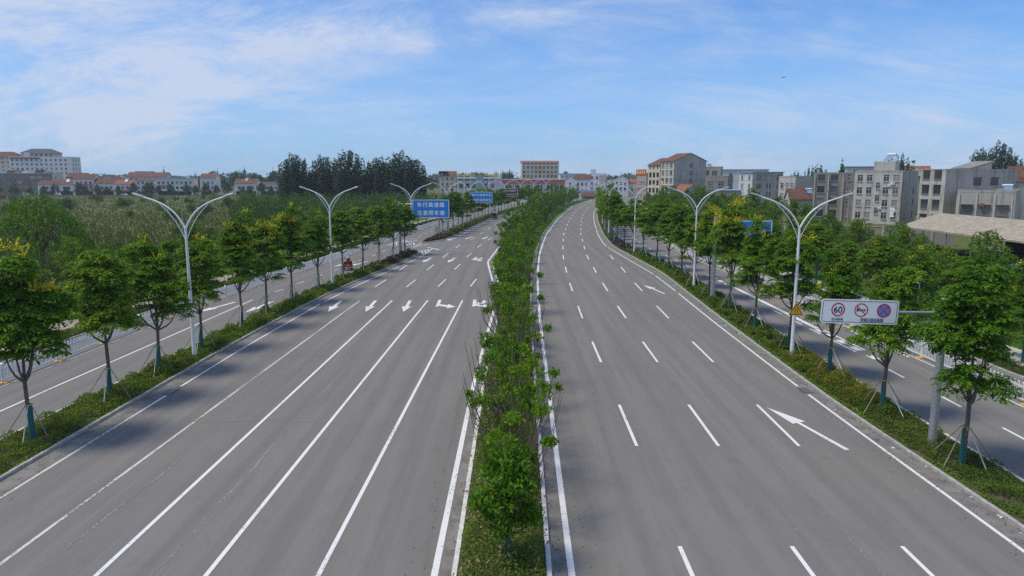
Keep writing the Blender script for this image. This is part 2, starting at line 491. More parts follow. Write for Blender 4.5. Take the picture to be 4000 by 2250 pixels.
def sheet(name, fl, fr, y0, y1, step, z, mat, parent=None, cols=1):
    ys = np.linspace(y0, y1, max(2, int((y1 - y0) / step) + 1))
    vs = []; fs = []
    L, Rr = fl(ys), fr(ys)
    for i, y in enumerate(ys):
        for c in range(cols + 1):
            t = c / cols
            vs.append((float(L[i] * (1 - t) + Rr[i] * t), float(y), z))
    n = cols + 1
    for i in range(len(ys) - 1):
        for c in range(cols):
            fs.append((i * n + c, i * n + c + 1, (i + 1) * n + c + 1, (i + 1) * n + c))
    return MB().add(vs, fs).build(name, mat, parent)

GROUND = MB().add([(-5000, -300, -0.06), (5000, -300, -0.06), (5000, 8000, -0.06), (-5000, 8000, -0.06)], [(0, 1, 2, 3)]).build('ground', M['ground'])
tag(GROUND, kind='structure')
ROAD = sheet('road', lambda y: bike_l(y), lambda y: bike_r(y), 4, 384, 4, 0.0, M['asphalt'], cols=2)
tag(ROAD, kind='structure')
far = MB().add([(-20, 384, 0.0), (120, 384, 0.0), (190, 430, 0), (210, 450, 0.0), (-20, 450, 0.0)], [(0, 1, 2, 3, 4)]).build('crossing_road', M['asphalt'])
tag(far, kind='structure')

# dusty gutters beside the kerbs
for nm, a, b in (('gutter', lambda y: left_kerb(y), lambda y: left_line(y) - 0.16), ('gutter', lambda y: right_line(y) + 0.14, lambda y: right_kerb(y)),
                 ('gutter', lambda y: med_l_line(y) + 0.17, lambda y: med_l(y)), ('gutter', lambda y: med_r(y), lambda y: med_r_line(y) - 0.15)):
    y1 = 118 if a is not None and nm == 'gutter' and float(a(50)) < -15 else 380
    tag(sheet(nm, a, b, 6, y1, 3, 0.004, M['gutter']), kind='structure')
tag(sheet('gutter', lambda y: left_kerb(y), lambda y: left_line(y) - 0.16, 140, 380, 4, 0.004, M['gutter']), kind='structure')

# ------------------------------------------------------------------ painted markings (parts of the road)
Z1 = 0.008
def line_strip(name, f, y0, y1, w, mat, step=2.0, z=Z1):
    ys = np.linspace(y0, y1, max(2, int((y1 - y0) / step) + 1))
    x = f(ys)
    vs = []
    for a, y in zip(x, ys):
        vs += [(float(a) - w / 2, float(y), z), (float(a) + w / 2, float(y), z)]
    fs = [(2 * i, 2 * i + 1, 2 * i + 3, 2 * i + 2) for i in range(len(ys) - 1)]
    return MB().add(vs, fs).build(name, mat, ROAD)
line_strip('edge_line', med_l_line, 6, 128, 0.22, M['line_paint'], 1.0)
line_strip('edge_line', med_l_line, 140, 380, 0.20, M['line_paint'])
line_strip('edge_line', med_r_line, 6, 380, 0.22, M['line_paint'])
for a, b in ((6, 39.0), (40.6, 74.6), (76.0, 88.2), (89.4, 124.6), (126.2, 168), (170, 380)):
    line_strip('edge_line', right_line, a, b, 0.15, M['line_paint'])
for a, b in ((6, 36.0),):
    line_strip('edge_line', left_line, a, b, 0.14, M['worn_paint'])
for a, b in ((36.0, 38.8), (40.6, 68.0), (69.2, 97.0), (98.8, 121.5)):
    line_strip('edge_line', left_line, a, b, 0.15, M['line_paint'])
line_strip('edge_line', left_line, 143, 380, 0.15, M['line_paint'])
# left carriageway: five approach lanes with solid lines, then dashes
near = lambda x0, x1: (lambda y: np.interp(y, [6, 20.5, 70, 115], [x0 - 0.2, x0, x1, x1 + (x1 - x0) * 1.0]))
line_strip('lane_line', near(-16.40, -15.25), 6, 70.0, 0.14, M['worn_paint'])
for a, b in ((-12.94, -12.02), (-9.52, -8.46), (-6.03, -4.97)):
    line_strip('lane_line', near(a, b), 6, 70.2, 0.16, M['line_paint'])
dash_me = {}
def dash(x0, y0, x1, y1, w=0.15, name='lane_dash', mat='line_paint'):
    L = math.hypot(x1 - x0, y1 - y0)
    key = (round(L, 1), w, mat)
    if key not in dash_me:
        dash_me[key] = MB().add([(-w / 2, 0, 0), (w / 2, 0, 0), (w / 2, key[0], 0), (-w / 2, key[0], 0)], [(0, 1, 2, 3)]).mesh('lane_dash', M[mat])
    return put(name, dash_me[key], ROAD, (x0, y0, Z1), (0, 0, math.atan2(-(x1 - x0), y1 - y0)))
for row in (((-15.44, 79), (-15.19, 84.8)), ((-11.88, 79), (-11.58, 84.9)), ((-8.34, 79.2), (-8.0, 85.2)), ((-4.71, 79.4), (-4.32, 85.4)),
            ((-14.95, 93.3), (-14.76, 99.2)), ((-11.32, 93.7), (-11.05, 99.7)), ((-7.7, 94.2), (-7.35, 100.1)),
            ((-10.63, 108.5), (-10.32, 114.5)), ((-6.97, 109.1), (-6.58, 115.2)),
            ((-9.85, 123.5), (-9.45, 129.5)), ((-6.1, 124), (-5.6, 130))):
    (x0, y0), (x1, y1) = row
    dash(x0, y0, x1, y1)
for k in range(15):
    y = 139 + 15 * k
    for fr in (0.345, 0.675):
        f = lambda q: float(left_line(q) * (1 - fr) + med_l_line(q) * fr)
        dash(f(y), y, f(y + 6), y + 6)
# right carriageway
for k in range(26):
    y = 16.2 + 15 * k - (k * 0.02)
    w3 = [3.74, 7.50, 11.20]
    for j in range(3):
        if j == 2 and y > 114: continue
        if y > 100:
            wid = float(right_line(y) - med_r_line(y))
            f = lambda q, j=j: float(med_r_line(q) + min(w3[j], (right_line(q) - med_r_line(q)) * (j + 1) / 3.0 + max(0, (110 - q)) * 0.02))
        else:
            f = lambda q, j=j: float(med_r_line(q) + w3[j] + (q - 22) * 0.0012 * j)
        dash(f(y), y, f(y + 6), y + 6)
# service roads
line_strip('service_line', lambda y: np.interp(y, [6, 40, 70, 76], [-27.4, -27.02, -26.15, -25.9]), 6, 70.5, 0.15, M['line_paint'])
for (x0, y0, x1, y1) in ((-25.63, 75.4, -25.25, 77.4), (-24.99, 81.3, -24.63, 83.2), (-24.3, 87.3, -24.0, 89.1), (-23.55, 93.3, -23.27, 95.2), (-22.6, 104.2, -22.4, 106.2),
                         (-21.9, 110.7, -21.7, 112.8), (-21.5, 117.2, -21.35, 119.2)):
    dash(x0, y0, x1, y1, 0.15)
for k in range(24):
    y = 136 + 6 * k
    f = lambda q: float(left_out(q) * 0.48 + left_fence(q) * 0.52) + 0.2
    dash(f(y), y, f(y + 2), y + 2, 0.15)
for k in range(36):
    y = 97.5 + 6 * k
    f = lambda q: float(right_out(q) * 0.62 + right_fence(q) * 0.38)
    dash(f(y), y, f(y + 2), y + 2, 0.15)
for y in (25.5, 31.6, 36.8, 42.4):
    dash(24.2, y, 24.25, y + 2, 0.15)
line_strip('service_line', lambda y: np.interp(y, [56, 76, 82], [24.95, 24.95, 24.9]), 56.8, 79.5, 0.42, M['line_paint'])
for y in (46.9, 49.4, 51.6, 53.7, 55.5, 80.6, 83.0, 85.4, 87.8):
    dash(24.8, y, 24.8, y + 1.1, 0.5)
for y in (48.9, 51.1, 54.8, 58.4, 63.0):
    dash(24.35, y, 24.3, y + 2, 0.16)
zz = MB()
for k in range(9):          # yellow zigzag box of a bus bay
    y = 56.4 + k * 2.5
    a, b = (25.3, y), (27.5, y + 1.25)
    for (p, q) in ((a, b), (b, (25.3, y + 2.5))):
        zz.add([(p[0], p[1] - .07, Z1), (q[0], q[1] - .07, Z1), (q[0], q[1] + .07, Z1), (p[0], p[1] + .07, Z1)], [(0, 1, 2, 3)])
zz.build('bus_bay_zigzag', M['yellow_paint'], ROAD)
line_strip('bus_bay_line', lambda y: y * 0 + 25.25, 49.5, 56.2, 0.16, M['line_paint'])
line_strip('bus_bay_line', lambda y: y * 0 + 27.3, 47.5, 56.2, 0.16, M['line_paint'])

def arrow(kind, x, y, rz, sc=1.0):
    """6 m lane arrows; local +y points where the arrow points"""
    m = MB()
    z = 0
    if kind == 'straight':
        m.poly([(-.075, 0), (.075, 0), (.075, 3.6), (-.075, 3.6)], z).poly([(-.30, 3.58), (.30, 3.58), (0, 6.0)], z + .0005)
    elif kind == 'straight_fat':
        m.poly([(-.15, 0), (.15, 0), (.15, 3.3), (-.15, 3.3)], z).poly([(-.45, 3.28), (.45, 3.28), (0, 6.0)], z + .0005)
    elif kind == 'merge':
        m.poly([(-.09, 0), (.14, 0), (.0, 3.7), (-.2, 3.7)], z).poly([(-.46, 3.6), (.34, 3.8), (-.42, 6.2)], z + .0005)
    elif kind == 'left':
        m.poly([(-.16, 0), (.16, 0), (.16, 3.4), (-.16, 3.9)], z).poly([(.16, 2.5), (.16, 3.39), (1.0, 4.0), (1.0, 3.1)], z + .0005).poly([(.95, 2.4), (.95, 4.7), (1.75, 3.9)], z + .001)
    elif kind == 'uleft':
        m.poly([(-.16, 0), (.16, 0), (.16, 3.4), (-.16, 3.9)], z).poly([(.16, 2.5), (.16, 3.39), (1.0, 4.2), (1.0, 3.3)], z + .0005).poly([(.95, 2.6), (.95, 4.9), (1.6, 4.1)], z + .001)
        arc = []
        for k in range(9):
            a = math.pi * k / 8
            arc.append((0.6 - 0.44 * math.cos(a), 1.55 + 0.95 * math.sin(a)))
        inn = [(0.6 - 0.20 * math.cos(math.pi * k / 8), 1.55 + 0.42 * math.sin(math.pi * k / 8)) for k in range(9)]
        for k in range(8):
            m.poly([arc[k], arc[k + 1], inn[k + 1], inn[k]], z + .0015)
        m.poly([(.62, 1.6), (1.24, 1.6), (.95, 0.2)], z + .002)
    if kind in ('left', 'uleft'):
        m.v = [(-p[0], p[1], p[2]) for p in m.v]
    o = m.build('lane_arrow', M['line_paint'], ROAD, loc=(x, y, Z1 + .002), rot=(0, 0, rz), scale=sc)
    return o
DWN = math.pi
for x in (-17.12, -13.66, -10.2):
    arrow('straight_fat', x, 70.1, DWN + 0.035)
arrow('left', -7.25, 70.5, DWN + .03); arrow('uleft', -3.75, 70.6, DWN + .03)
for x in (-12.38, -8.71):
    arrow('straight_fat', x, 108.2, DWN - 0.1)
arrow('uleft', -5.5, 108.8, DWN - .1)
arrow('left', -11.4, 143, DWN - .5); arrow('straight_fat', -8.2, 147, DWN - .2); arrow('straight_fat', -4.9, 147, DWN - .2)
arrow('straight_fat', -14.9, 124.5, DWN + 0.55, 0.9)
arrow('merge', 15.2, 30.7, 0.18); arrow('merge', 16.15, 74.2, 0.12)
arrow('straight_fat', -27.4, 69.2, DWN - 0.25); arrow('straight_fat', -23.8, 69.6, DWN - 0.1)
arrow('straight_fat', -21.2, 103.5, DWN - .25); arrow('straight_fat', -23.1, 103, DWN - .25)
arrow('straight_fat', -18.6, 139, DWN - .4); arrow('straight_fat', -20.8, 139, DWN - .2)
# hatched noses of the two islands and the give-way marks in the gap
def hatch(P, Q, Tp, n):
    m = MB()
    def seg(a, b, w=.16):
        d = Vector((b[0] - a[0], b[1] - a[1])); nn = Vector((-d.y, d.x)).normalized() * w / 2
        m.add([(a[0] - nn.x, a[1] - nn.y, Z1), (b[0] - nn.x, b[1] - nn.y, Z1), (b[0] + nn.x, b[1] + nn.y, Z1), (a[0] + nn.x, a[1] + nn.y, Z1)], [(0, 1, 2, 3)])
    seg(P, Tp); seg(Q, Tp)
    for k in range(1, n):
        t = k / n
        seg((P[0] + (Tp[0] - P[0]) * t, P[1] + (Tp[1] - P[1]) * t), (Q[0] + (Tp[0] - Q[0]) * max(0, t - .12), Q[1] + (Tp[1] - Q[1]) * max(0, t - .12)))
    m.build('nose_hatching', M['line_paint'], ROAD)
hatch((-15.6, 117.6), (-14.2, 112.0), (-13.4, 122.4), 5)
hatch((-16.9, 132.6), (-15.3, 131.0), (-17.5, 124.0), 4)
for k in range(9):
    dash(-24.4 + k * 0.75, 127.6, -23.95 + k * 0.75, 127.6, 0.2)
for x0 in (-22.6, -19.4):
    m = MB()
    for a, b in (((0, 0), (1.6, 0)), ((1.6, 0), (.8, 4.5)), ((.8, 4.5), (0, 0))):
        d = Vector((b[0] - a[0], b[1] - a[1])); nn = Vector((-d.y, d.x)).normalized() * .1
        m.add([(a[0] - nn.x, a[1] - nn.y, 0), (b[0] - nn.x, b[1] - nn.y, 0), (b[0] + nn.x, b[1] + nn.y, 0), (a[0] + nn.x, a[1] + nn.y, 0)], [(0, 1, 2, 3)])
    m.build('give_way_triangle', M['line_paint'], ROAD, loc=(x0, 129.0, Z1))
# pale scratched seams on the lanes
def ragged(name, pts, w, mat, jit=0.05):
    vs = []; n = 90
    P = [Vector(p) for p in pts]
    for i in range(n + 1):
        t = i / n * (len(P) - 1); k = min(int(t), len(P) - 2); q = P[k].lerp(P[k + 1], t - k)
        j = random.uniform(-jit, jit)
        ww = w * random.uniform(.45, 1.2)
        vs += [(q.x + j - ww / 2, q.y, Z1 - .002), (q.x + j + ww / 2, q.y, Z1 - .002)]
    fs = [(2 * i, 2 * i + 1, 2 * i + 3, 2 * i + 2) for i in range(n)]
    return MB().add(vs, fs).build(name, M[mat], ROAD)
ragged('worn_seam', [(-11.35, 15), (-11.15, 21), (-10.75, 47)], 0.11, 'seam')
ragged('worn_seam', [(-14.9, 22), (-14.5, 29.5)], 0.10, 'seam')
ragged('worn_seam', [(11.6, 18), (11.45, 35)], 0.09, 'faint_seam')
ragged('worn_seam', [(11.7, 60), (11.8, 72)], 0.10, 'faint_seam')

def crack(x0, x1, y, w=.035):
    vs = []; n = 46; yy = y
    for i in range(n + 1):
        yy += random.uniform(-.09, .09); ww = w * random.uniform(.3, 1.2)
        x = x0 + (x1 - x0) * i / n
        vs += [(x, yy - ww / 2, Z1 - .003), (x, yy + ww / 2, Z1 - .003)]
    MB().add(vs, [(2 * i, 2 * i + 2, 2 * i + 3, 2 * i + 1) for i in range(n)]).build('sealed_crack', M['dark_patch'], ROAD)
for x0, x1, y in ((-19.4, -13.2, 47.6), (-15.9, -9.4, 34.3), (2.3, 9.0, 45.2), (-12.8, -6.2, 56.0)):
    crack(x0, x1, y, .02)

# drain grates
def grate(x, y, rz):
    g = thing('drain_grate', 'dark iron drain grate in the gutter beside the ' + ('left' if x < 0 else 'right') + ' planting strip', 'drain', (x, y, 0.004), rz)
    MB().box(-.28, .28, -.55, .55, 0, .010).build('frame', M['grate_iron'], g)
    for k in range(8):
        MB().box(-.24, .24, -.5 + k * .135, -.44 + k * .135, .0105, .022).build('bar', M['galvanised'], g)
    return g
grate(float(left_line(39.6)) - .1, 39.6, 0.0)
grate(float(right_line(39.8)) + .1, 39.8, 0.0)

# ------------------------------------------------------------------ kerbs and planted islands
stone_me = {}
def kerb_run(f, side, y0, y1, mat, w=0.16, h=0.15, stones=True, label='kerb'):
    """side +1: the kerb body lies on the +X side of f"""
    k = tag(link(bpy.data.objects.new('kerb', None)), kind='structure')
    if stones:
        y = y0
        L = 0.99
        key = (mat, w, h)
        if key not in stone_me:
            stone_me[key] = [MB().bbox(-w / 2, w / 2, 0.004, L, -0.05, h + d, 0.018).mesh('kerb_stone', M[mat]) for d in (0, .006, -.005)]
        i = 0
        while y < y1:
            xa, xb = float(f(y)), float(f(y + 1.0))
            o = put('kerb_stone', random.choice(stone_me[key]), k, ((xa) + side * w / 2 + random.uniform(-.006, .006), y, 0), (0, 0, -math.atan2(xb - xa, 1.0)))
            y += 1.0; i += 1
        return y
    ys = np.arange(y0, y1 + 1, 2.0)
    vs = []; fs = []
    for yy in ys:
        a = float(f(yy)); b = a + side * w
        vs += [(a, yy, -.02), (a, yy, h), (b, yy, h), (b, yy, -.02)]
    for i in range(len(ys) - 1):
        for c in range(3):
            fs.append((4 * i + c, 4 * i + c + 1, 4 * i + 5 + c, 4 * i + 4 + c))
    MB().add(vs, fs).build('kerb_stretch', M[mat], k)
    return y1
kerb_run(left_kerb, -1, 12, 113, 'kerb_granite')
kerb_run(right_kerb, 1, 12, 130, 'kerb_granite')
kerb_run(right_kerb, 1, 130, 380, 'kerb_granite', stones=False)
kerb_run(med_l, 1, 12, 129, 'kerb_pale', .17)
kerb_run(med_l, 1, 129, 380, 'kerb_pale', .17, stones=False)
kerb_run(med_r, -1, 12, 150, 'kerb_pale', .17)
kerb_run(med_r, -1, 150, 380, 'kerb_pale', .17, stones=False)
kerb_run(left_out, 1, 14, 113, 'kerb_pale', .13)
kerb_run(right_out, -1, 14, 130, 'kerb_pale', .13)
kerb_run(right_out, -1, 130, 380, 'kerb_pale', .13, stones=False)
kerb_run(bike_l, -1, 20, 150, 'kerb_granite', .14, .14)
kerb_run(bike_l, -1, 150, 380, 'kerb_granite', .14, .14, stones=False)
kerb_run(bike_r, 1, 20, 150, 'kerb_granite', .14, .14)
kerb_run(bike_r, 1, 150, 380, 'kerb_granite', .14, .14, stones=False)

# rounded noses of the left islands
def nose_kerb(pts):
    k = tag(link(bpy.data.objects.new('kerb', None)), kind='structure')
    P = [Vector((a, b, 0)) for a, b in pts]
    for a, b in zip(P[:-1], P[1:]):
        d = (b - a); n = max(1, round(d.length / 0.9)); L = d.length / n
        rz = math.atan2(-d.x, d.y)
        for i in range(n):
            q = a + d * (i / n)
            MB().bbox(-.08, .08, 0.004, L - .004, -.05, .15, .016).build('kerb_stone', M['kerb_granite'], k, loc=q, rot=(0, 0, rz))
lk = lambda y: float(left_kerb(y)) - .08
lo_ = lambda y: float(left_out(y)) + .065
nose1 = [(lk(113), 113), (lk(115) - .05, 115), (lk(116.6) - .45, 116.6), (-15.75, 117.6), (-16.4, 117.6), (lo_(116) + .12, 116.3), (lo_(114.3), 114.3), (lo_(113), 113)]
nose_kerb(nose1)
front2 = [(-17.4, 134.4), (-16.9, 133.3), (-16.1, 133.3), (-14.6, 136.3), (-13.6, 138.6), (-12.75, 141.2), (lk(144), 144)]
nose_kerb([(lo_(146), 146), (lo_(140), 140), (-17.4, 134.4)] + front2[1:])
kerb_run(left_kerb, -1, 144, 250, 'kerb_granite')
kerb_run(left_kerb, -1, 250, 380, 'kerb_granite', stones=False)
kerb_run(left_out, 1, 146, 380, 'kerb_pale', .13, stones=False)

# soil tops
tag(sheet('planting_bed', lambda y: left_out(y) + .13, lambda y: left_kerb(y) - .15, 8, 113, 3, 0.10, M['soil_green']), kind='structure')
MBn = MB().poly([(p[0], p[1]) for p in nose1], 0.10)
tag(MBn.build('planting_bed', M['soil']), kind='structure')
MBn = MB().poly([(lo_(146), 146), (lo_(140), 140), (-17.35, 134.4), (-16.9, 133.4), (-16.2, 133.4), (-14.7, 136.3), (-13.7, 138.6), (-12.85, 141.2), (lk(144), 144), (lk(146), 146)], 0.10)
tag(MBn.build('planting_bed', M['soil']), kind='structure')
tag(sheet('planting_bed', lambda y: left_out(y) + .13, lambda y: left_kerb(y) - .15, 146, 380, 4, 0.10, M['soil_green']), kind='structure')
tag(sheet('planting_bed', lambda y: right_kerb(y) + .15, lambda y: right_out(y) - .13, 8, 380, 3, 0.10, M['soil_green']), kind='structure')
tag(sheet('planting_bed', lambda y: med_l(y) + .16, lambda y: med_r(y) - .16, 8, 380, 3, 0.10, M['soil_green']), kind='structure')
tag(sheet('planting_bed', lambda y: bike_l(y) - 1.9, lambda y: bike_l(y) - .13, 10, 380, 4, 0.09, M['soil_green']), kind='structure')
tag(sheet('planting_bed', lambda y: bike_r(y) + .13, lambda y: bike_r(y) + 1.9, 10, 380, 4, 0.09, M['soil_green']), kind='structure')
tag(sheet('footpath', lambda y: bike_l(y) - 4.5, lambda y: bike_l(y) - 1.9, 10, 380, 4, 0.10, M['paving']), kind='structure')
tag(sheet('footpath', lambda y: bike_r(y) + 1.9, lambda y: bike_r(y) + 4.6, 10, 380, 4, 0.10, M['concrete_path']), kind='structure')
kerb_run(lambda y: bike_l(y) - 4.5, -1, 40, 130, 'kerb_pale', .10, .14)
kerb_run(lambda y: bike_r(y) + 4.6, 1, 30, 110, 'kerb_pale', .10, .14)
tag(sheet('lawn', lambda y: bike_l(y) - 13.5, lambda y: bike_l(y) - 4.6, 20, 230, 4, 0.05, M['lawn']), kind='structure')
tag(sheet('lawn', lambda y: bike_r(y) + 4.7, lambda y: bike_r(y) + 19, 10, 200, 4, 0.05, M['lawn']), kind='structure')

# ------------------------------------------------------------------ leaf helpers
def rdir(n):
    v = rng.normal(size=(n, 3)); return v / np.linalg.norm(v, axis=1, keepdims=True)
def leaves_at(C, size, aspect=0.45, up=0.5, var=0.35):
    """leaf quads at the given centres, facing loosely upwards"""
    n = len(C)
    N = rdir(n) + np.array([0, 0, up * 2.0]); N /= np.linalg.norm(N, axis=1, keepdims=True)
    A = np.cross(N, rdir(n)); A /= np.linalg.norm(A, axis=1, keepdims=True) + 1e-9
    B = np.cross(N, A)
    s = size * rng.uniform(1 - var, 1 + var, (n, 1))
    return A * s * 0.5, B * s * 0.5 * aspect
def bump2(x, y, seed=0, s=1.0):
    r = np.random.default_rng(seed); t = 0
    for k in range(6):
        a, b, p = r.uniform(.6, 3.2, 3); t = t + np.sin(x * a * s + y * b * s * (1 if k % 2 else -1) + p * 3)
    return 0.5 + t / 12.0 * 1.6
def cover(name, fl, fr, y0, y1, dens, h0, h1, size, mat, label, seed=0, dens_fall=True, gap=None, edge=0.0, cat='ground cover'):
    ys = np.arange(y0, y1, 1.0)
    w = np.maximum(.1, fr(ys) - fl(ys))
    d = dens * (np.clip(34.0 / (ys + 4), 0.10, 1.0) if dens_fall else 1)
    cnt = rng.poisson(w * d)
    Y = np.repeat(ys, cnt) + rng.random(cnt.sum())
    t = rng.random(len(Y))
    X = fl(Y) * (1 - t) + fr(Y) * t
    b = np.clip(bump2(X, Y, seed), 0, 1)
    if gap is not None:
        keep = bump2(X * 1.3, Y * 1.3, seed + 5) > gap
        X, Y, b, t = X[keep], Y[keep], b[keep], t[keep]
    H = h0 + (h1 - h0) * b ** 1.6
    H = H * np.clip(np.minimum(t, 1 - t) * 8 + 0.35, 0, 1)
    Z = 0.10 + H * np.sqrt(rng.random(len(X)))
    C = np.stack([X + rng.normal(0, edge, len(X)), Y, Z], 1)
    s = size * np.clip((Y + 4) / 34.0, 1.0, 3.2) if dens_fall else np.full(len(Y), size)
    U, V = leaves_at(C, 1.0, .5, .55)
    U *= s[:, None]; V *= s[:, None]
    o = put(name, quad_mesh(name, C, U, V, M[mat]))
    return tag(o, label, cat, kind='stuff')
# flowering low roses of the near median, plain shrubs beyond
cover('rose_bed', lambda y: med_l(y) + .24, lambda y: med_r(y) - .24, 12, 52, 700, .25, 1.0, .100, 'leaf_rose', 'low flowering rose shrubs filling the near end of the central median', 3, edge=.03)
cover('median_shrubs', lambda y: med_l(y) + .2, lambda y: med_r(y) - .2, 48, 380, 430, .15, .50, .085, 'leaf_fresh', 'bright green low shrubs and grass along the far central median', 4, edge=.10)
cover('hedge_plants', lambda y: left_out(y) + .25, lambda y: left_kerb(y) - .35, 12, 97, 700, .14, .72, .090, 'leaf_hedge', 'low dark green shrubs in the left planting strip', 5, gap=.20, edge=.05)
cover('hedge_plants', lambda y: left_out(y) + .25, lambda y: left_kerb(y) - .3, 148, 380, 420, .2, .8, .085, 'leaf_hedge', 'low green shrubs of the strip beyond the left road gap', 6, edge=.05)
cover('dry_hedge', lambda y: np.maximum(left_out(y) + .3, -17.0 - (117 - y) * .2), lambda y: np.minimum(left_kerb(y) - .7, left_kerb(y) - .7), 93, 115.5, 650, .25, .65, .09, 'leaf_dry', 'brown withered hedge at the end of the left strip', 7)
cover('dry_hedge', lambda y: left_out(y) + .6, lambda y: np.interp(y, [134, 136.3, 138.6, 141, 150], [-16.4, -15.3, -14.3, -13.5, -12.4]), 134.5, 149, 650, .25, .65, .09, 'leaf_dry', 'brown withered hedge beyond the gap in the left strip', 8)
cover('hedge_plants', lambda y: right_kerb(y) + .45, lambda y: right_out(y) - .3, 12, 118, 700, .12, .64, .090, 'leaf_hedge', 'low dark green shrubs in the right planting strip', 9, gap=.20, edge=.05)
cover('bronze_shrubs', lambda y: right_kerb(y) + .5, lambda y: right_out(y) - .4, 36.5, 47, 620, .3, .95, .075, 'leaf_bronze', 'yellow and bronze shrubs between two right-hand street trees', 10, gap=.25)
cover('hedge_plants', lambda y: right_kerb(y) + .4, lambda y: right_out(y) - .3, 140, 380, 420, .2, .5, .085, 'leaf_hedge', 'low green shrubs of the far right planting strip', 11)
cover('dry_hedge', lambda y: right_kerb(y) + .5, lambda y: right_out(y) - .4, 117, 140, 560, .2, .5, .085, 'leaf_dry', 'brown bare stretch of the right planting strip', 12)
cover('edge_grass', lambda y: left_kerb(y) - .52, lambda y: left_kerb(y) - .14, 12, 112, 300, .05, .22, .10, 'grass_blade', 'pale grass fringe behind the left kerb', 13, edge=.03, cat='grass', gap=.3)
cover('edge_grass', lambda y: right_kerb(y) + .16, lambda y: right_kerb(y) + .50, 12, 130, 260, .05, .2, .10, 'grass_blade', 'pale grass fringe behind the right kerb', 14, edge=.03, cat='grass', gap=.35)
cover('edge_grass', lambda y: med_r(y) - 1.9, lambda y: med_r(y) - .16, 100, 330, 330, .05, .28, .12, 'grass_blade', 'bright grass bank along the curving side of the median', 15, cat='grass')
cover('verge_shrubs', lambda y: bike_l(y) - 1.85, lambda y: bike_l(y) - .25, 26, 330, 330, .15, .55, .10, 'leaf_bush', 'low shrubs between the left cycle path and the footpath', 16, gap=.25)
cover('verge_shrubs', lambda y: bike_r(y) + .25, lambda y: bike_r(y) + 1.85, 20, 300, 300, .12, .5, .10, 'leaf_bush', 'low shrubs between the right cycle path and the footpath', 17, gap=.3)
cover('lawn_grass', lambda y: bike_l(y) - 13.4, lambda y: bike_l(y) - 4.8, 30, 150, 60, .03, .16, .13, 'grass_blade', 'mown grass of the left roadside lawn', 18, cat='grass')
cover('lawn_grass', lambda y: bike_r(y) + 4.9, lambda y: bike_r(y) + 18, 20, 140, 60, .03, .18, .13, 'grass_blade', 'mown grass of the right roadside lawn', 19, cat='grass')
# rose petals
n = 900
Y = 12 + 40 * rng.random(n) ** 1.25
t = rng.random(n); X = med_l(Y) * (1 - t) + med_r(Y) * t
b = np.clip(bump2(X, Y, 3), 0, 1) ** 1.6
keep = bump2(X * 2, Y * 2, 77) > .42
C = np.stack([X, Y, .12 + (.25 + .75 * b) * np.clip(np.minimum(t, 1 - t) * 8 + .35, 0, 1) + .03], 1)[keep]
C = np.repeat(C, 4, axis=0) + rng.normal(0, .022, (len(C) * 4, 3))
U, V = leaves_at(C, .080, .8, .4)
tag(put('rose_flowers', quad_mesh('rose_flowers', C, U, V, M['petal_pink'])), 'pink rose flowers scattered over the near median', 'flowers', kind='stuff')
# weeds of the open field on the left, and rough growth beyond the right lawn
def tufts(name, X, Y, z, hmin, hmax, per, mat, label, wide=.25, cat='weeds'):
    n = len(X)
    C0 = np.stack([X, Y, np.full(n, z)], 1)
    C0 = np.repeat(C0, per, axis=0); m = len(C0)
    h = rng.uniform(hmin, hmax, (m, 1))
    lean = rng.normal(0, .28, (m, 3)); lean[:, 2] = 1
    U = lean * h * .5
    a = rng.uniform(0, 2 * np.pi, m)
    V = np.stack([np.cos(a), np.sin(a), np.zeros(m)], 1) * h * wide * .5
    C = C0 + U + rng.normal(0, .25, (m, 3)) * np.array([1, 1, 0])
    return tag(put(name, quad_mesh(name, C, U, V, M[mat])), label, cat, kind='stuff')
N = 26000
Y = 48 + 440 * rng.random(N) ** 1.35
xl, xr = -0.74 * (Y + 8) , bike_l(Y) - 13
t = rng.random(N); X = xl * (1 - t) + xr * t
keep = (X < xr) & (bump2(X * .06, Y * .06, 31) + .30 * bump2(X * .3, Y * .3, 32) > .40)
tufts('field_weeds', X[keep], Y[keep], -.06, .25, .75, 3, 'weed', 'rough weeds and reeds of the open field on the left')
N = 16000
Y = 90 + 400 * rng.random(N) ** 1.2
xl, xr = -0.74 * (Y + 8), bike_l(Y) - 26
t = rng.random(N); X = xl * (1 - t) + xr * t
tufts('field_reeds', X, Y, -.06, .4, 1.1, 2, 'reed', 'brown green reed bed in the middle of the left field', .3)
N = 9000
Y = 20 + 170 * rng.random(N)
X = bike_r(Y) + 8 + 34 * rng.random(N)
tufts('park_undergrowth', X, Y, .0, .3, 1.0, 3, 'weed', 'rough undergrowth below the right-hand park trees', .35)

